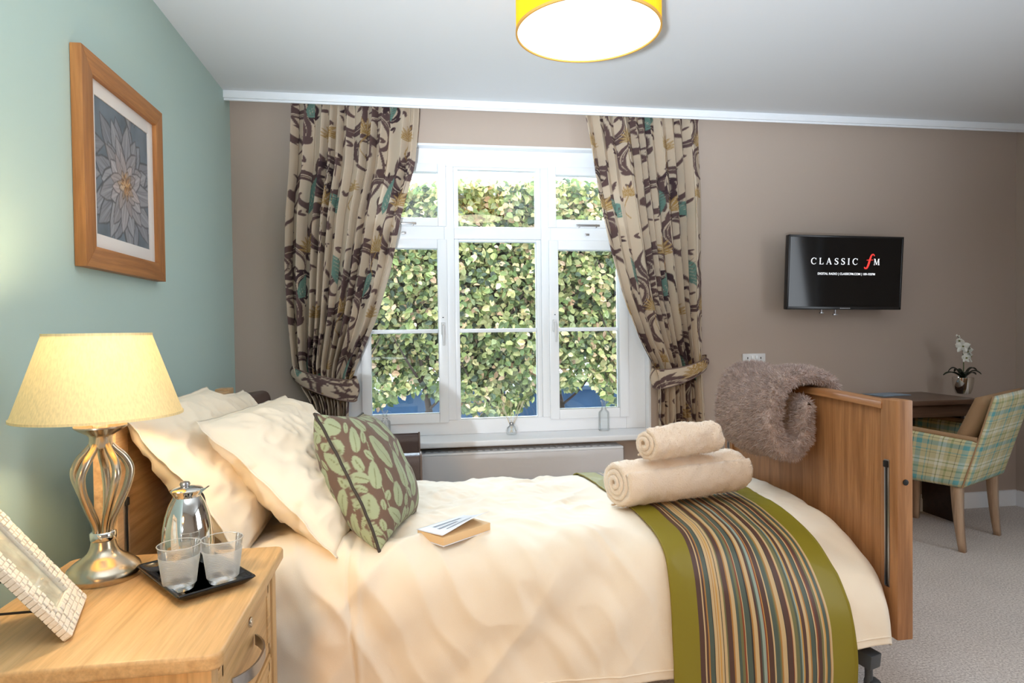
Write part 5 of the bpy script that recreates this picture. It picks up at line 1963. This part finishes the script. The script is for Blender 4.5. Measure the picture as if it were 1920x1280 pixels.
# outer back panel, leaning towards the room
zb0, zt0 = 0.335, 0.815
bo = put('outside_back', panel([(-hw, -0.015, zb0), (hw, -0.015, zb0), (hw + 0.012, -0.155, zt0 + 0.012), (-hw - 0.012, -0.155, zt0)], (0, -1, -0.28), 0.030, 'plaid', 'b', n=30), 'plaid', ch, local=True)
put('piping', tube([(-hw, -0.012, zb0), (-hw - 0.004, -0.06, 0.5), (-hw - 0.012, -0.15, zt0)], 0.004, 8), 'tan', bo, local=True)
put('inside_back', panel([(-hw + 0.004, 0.075, 0.40), (hw - 0.004, 0.075, 0.40), (hw + 0.008, -0.105, zt0 + 0.006), (-hw - 0.008, -0.105, zt0 - 0.006)], (0, 1, 0.28), 0.085, 'tan', 'b', n=20), 'tan', ch, local=True)
put('seat', box(-hw + 0.02, 0.02, 0.335, hw - 0.02, 0.44, 0.465, bevel=0.02, seg=4), 'tan', ch, local=True)
for s in (-1, 1):
    am = put('arm_panel', panel([(s * hw, -0.01, zb0), (s * hw, 0.44, zb0), (s * (hw + 0.005), 0.44, 0.625), (s * (hw + 0.008), -0.085, 0.585)], (s, 0, 0), 0.052, 'plaid', 'a', n=26), 'plaid', ch, local=True)
    put('arm_top', tube(smooth_path([(s * (hw + 0.006), -0.08, 0.588), (s * (hw + 0.006), 0.1, 0.602), (s * (hw + 0.004), 0.3, 0.618), (s * (hw + 0.003), 0.44, 0.622)]), 0.0135, 12), 'tan', am, local=True)


def leg(x, y0_, splay, front):
    n = 10
    P = np.zeros((n, 4, 3))
    for i in range(n):
        t_ = i / (n - 1)
        w_ = 0.014 + 0.010 * t_
        z = 0.345 * t_
        yy = y0_ + splay * (1 - t_) ** 2
        for j, (a, b) in enumerate(((-1, -1), (1, -1), (1, 1), (-1, 1))):
            P[i, j] = (x + a * w_, yy + b * w_, z)
    me = grid(P, closed_v=True, caps=True, smooth=False)
    fix_normals(me)
    return me


for x, y, sp2, fr in ((-0.228, 0.02, -0.025, 0), (0.228, 0.02, -0.025, 0), (-0.228, 0.41, 0.0, 1), (0.228, 0.41, 0.0, 1)):
    put('leg', leg(x, y, sp2, fr), 'leg', ch, local=True)

# ------------------------------------------------------------------ things on the window sill
SZ = 0.5802


def bottle(px, py, h, r_, label, bow):
    p = at(px, py, Z=SZ)
    t = thing('glass_bottle', label, 'bottle', (p.x, min(p.y, 3.60), SZ))
    put('body', lathe([(0.0001, 0), (r_ * .92, 0), (r_, 0.004), (r_, h * .55), (r_ * .93, h * .62), (r_ * .5, h * .70), (r_ * .40, h * .76), (r_ * .40, h * .92), (r_ * .62, h * .97), (r_ * .62, h)], (0, 0, 0), 32), 'bottle', t, local=True)
    if bow:
        zc = h * .72
        loops = [tube(smooth_path([(0, -r_ * .5, zc), (s * 0.016, -r_ * .6, zc + 0.014), (s * 0.028, -r_ * .6, zc + 0.004), (s * 0.016, -r_ * .6, zc - 0.006), (0, -r_ * .5, zc)]), 0.0022, 6) for s in (-1, 1)]
        loops += [tube(smooth_path([(0, -r_ * .5, zc), (s * 0.008, -r_ * .9, zc - 0.018), (s * 0.012, -r_ * 1.05, zc - 0.035)]), 0.002, 6) for s in (-1, 1)]
        loops.append(tube([(r_ * .43 * math.cos(a), r_ * .43 * math.sin(a), zc + 0.004) for a in np.linspace(0, 2 * PI, 24, endpoint=False)], 0.0022, 6, closed=True))
        put('ribbon_bow', join(*loops), 'ribbon', t, local=True)
    return t


bottle(726, 808, 0.155, 0.029, 'small glass bottle with a white bow, left on the window sill', True)
bottle(1131, 806, 0.175, 0.031, 'ribbed clear glass bottle, right on the window sill', False)
p = at(957, 812, Z=SZ)
rd = thing('reed_diffuser', 'glass reed diffuser with thin sticks in the middle of the sill', 'reed diffuser', (p.x, min(p.y, 3.58), SZ))
put('bottle', lathe([(0.0001, 0), (0.027, 0), (0.032, 0.010), (0.033, 0.025), (0.026, 0.042), (0.012, 0.052), (0.011, 0.066), (0.014, 0.070)], (0, 0, 0), 32), 'bottle', rd, local=True)
put('collar', lathe([(0.0125, 0.052), (0.0135, 0.055), (0.0135, 0.066), (0.0125, 0.068)], (0, 0, 0), 24), 'steel', rd, local=True)
for dx, dy in ((-0.062, 0.0), (-0.05, 0.02), (-0.004, -0.01), (0.05, 0.01), (0.066, -0.005), (0.075, 0.02)):
    put('reed', tube([(-dx * 0.12, -dy * 0.12, 0.012), (dx, dy, 0.185)], 0.0016, 6), 'reed', rd, local=True)

GROUPS = {'pillow': 'pillows leaning on the headboard', 'rolled_towel': 'rolled towels on the bed runner', 'glass_tumbler': 'tumblers on the tray',
          'curtain': 'curtains at the window', 'wall_socket': 'wall sockets', 'glass_bottle': 'bottles on the window sill'}
for o in bpy.data.objects:
    if o.parent is None and o.name.split('.')[0] in GROUPS:
        o['group'] = GROUPS[o.name.split('.')[0]]
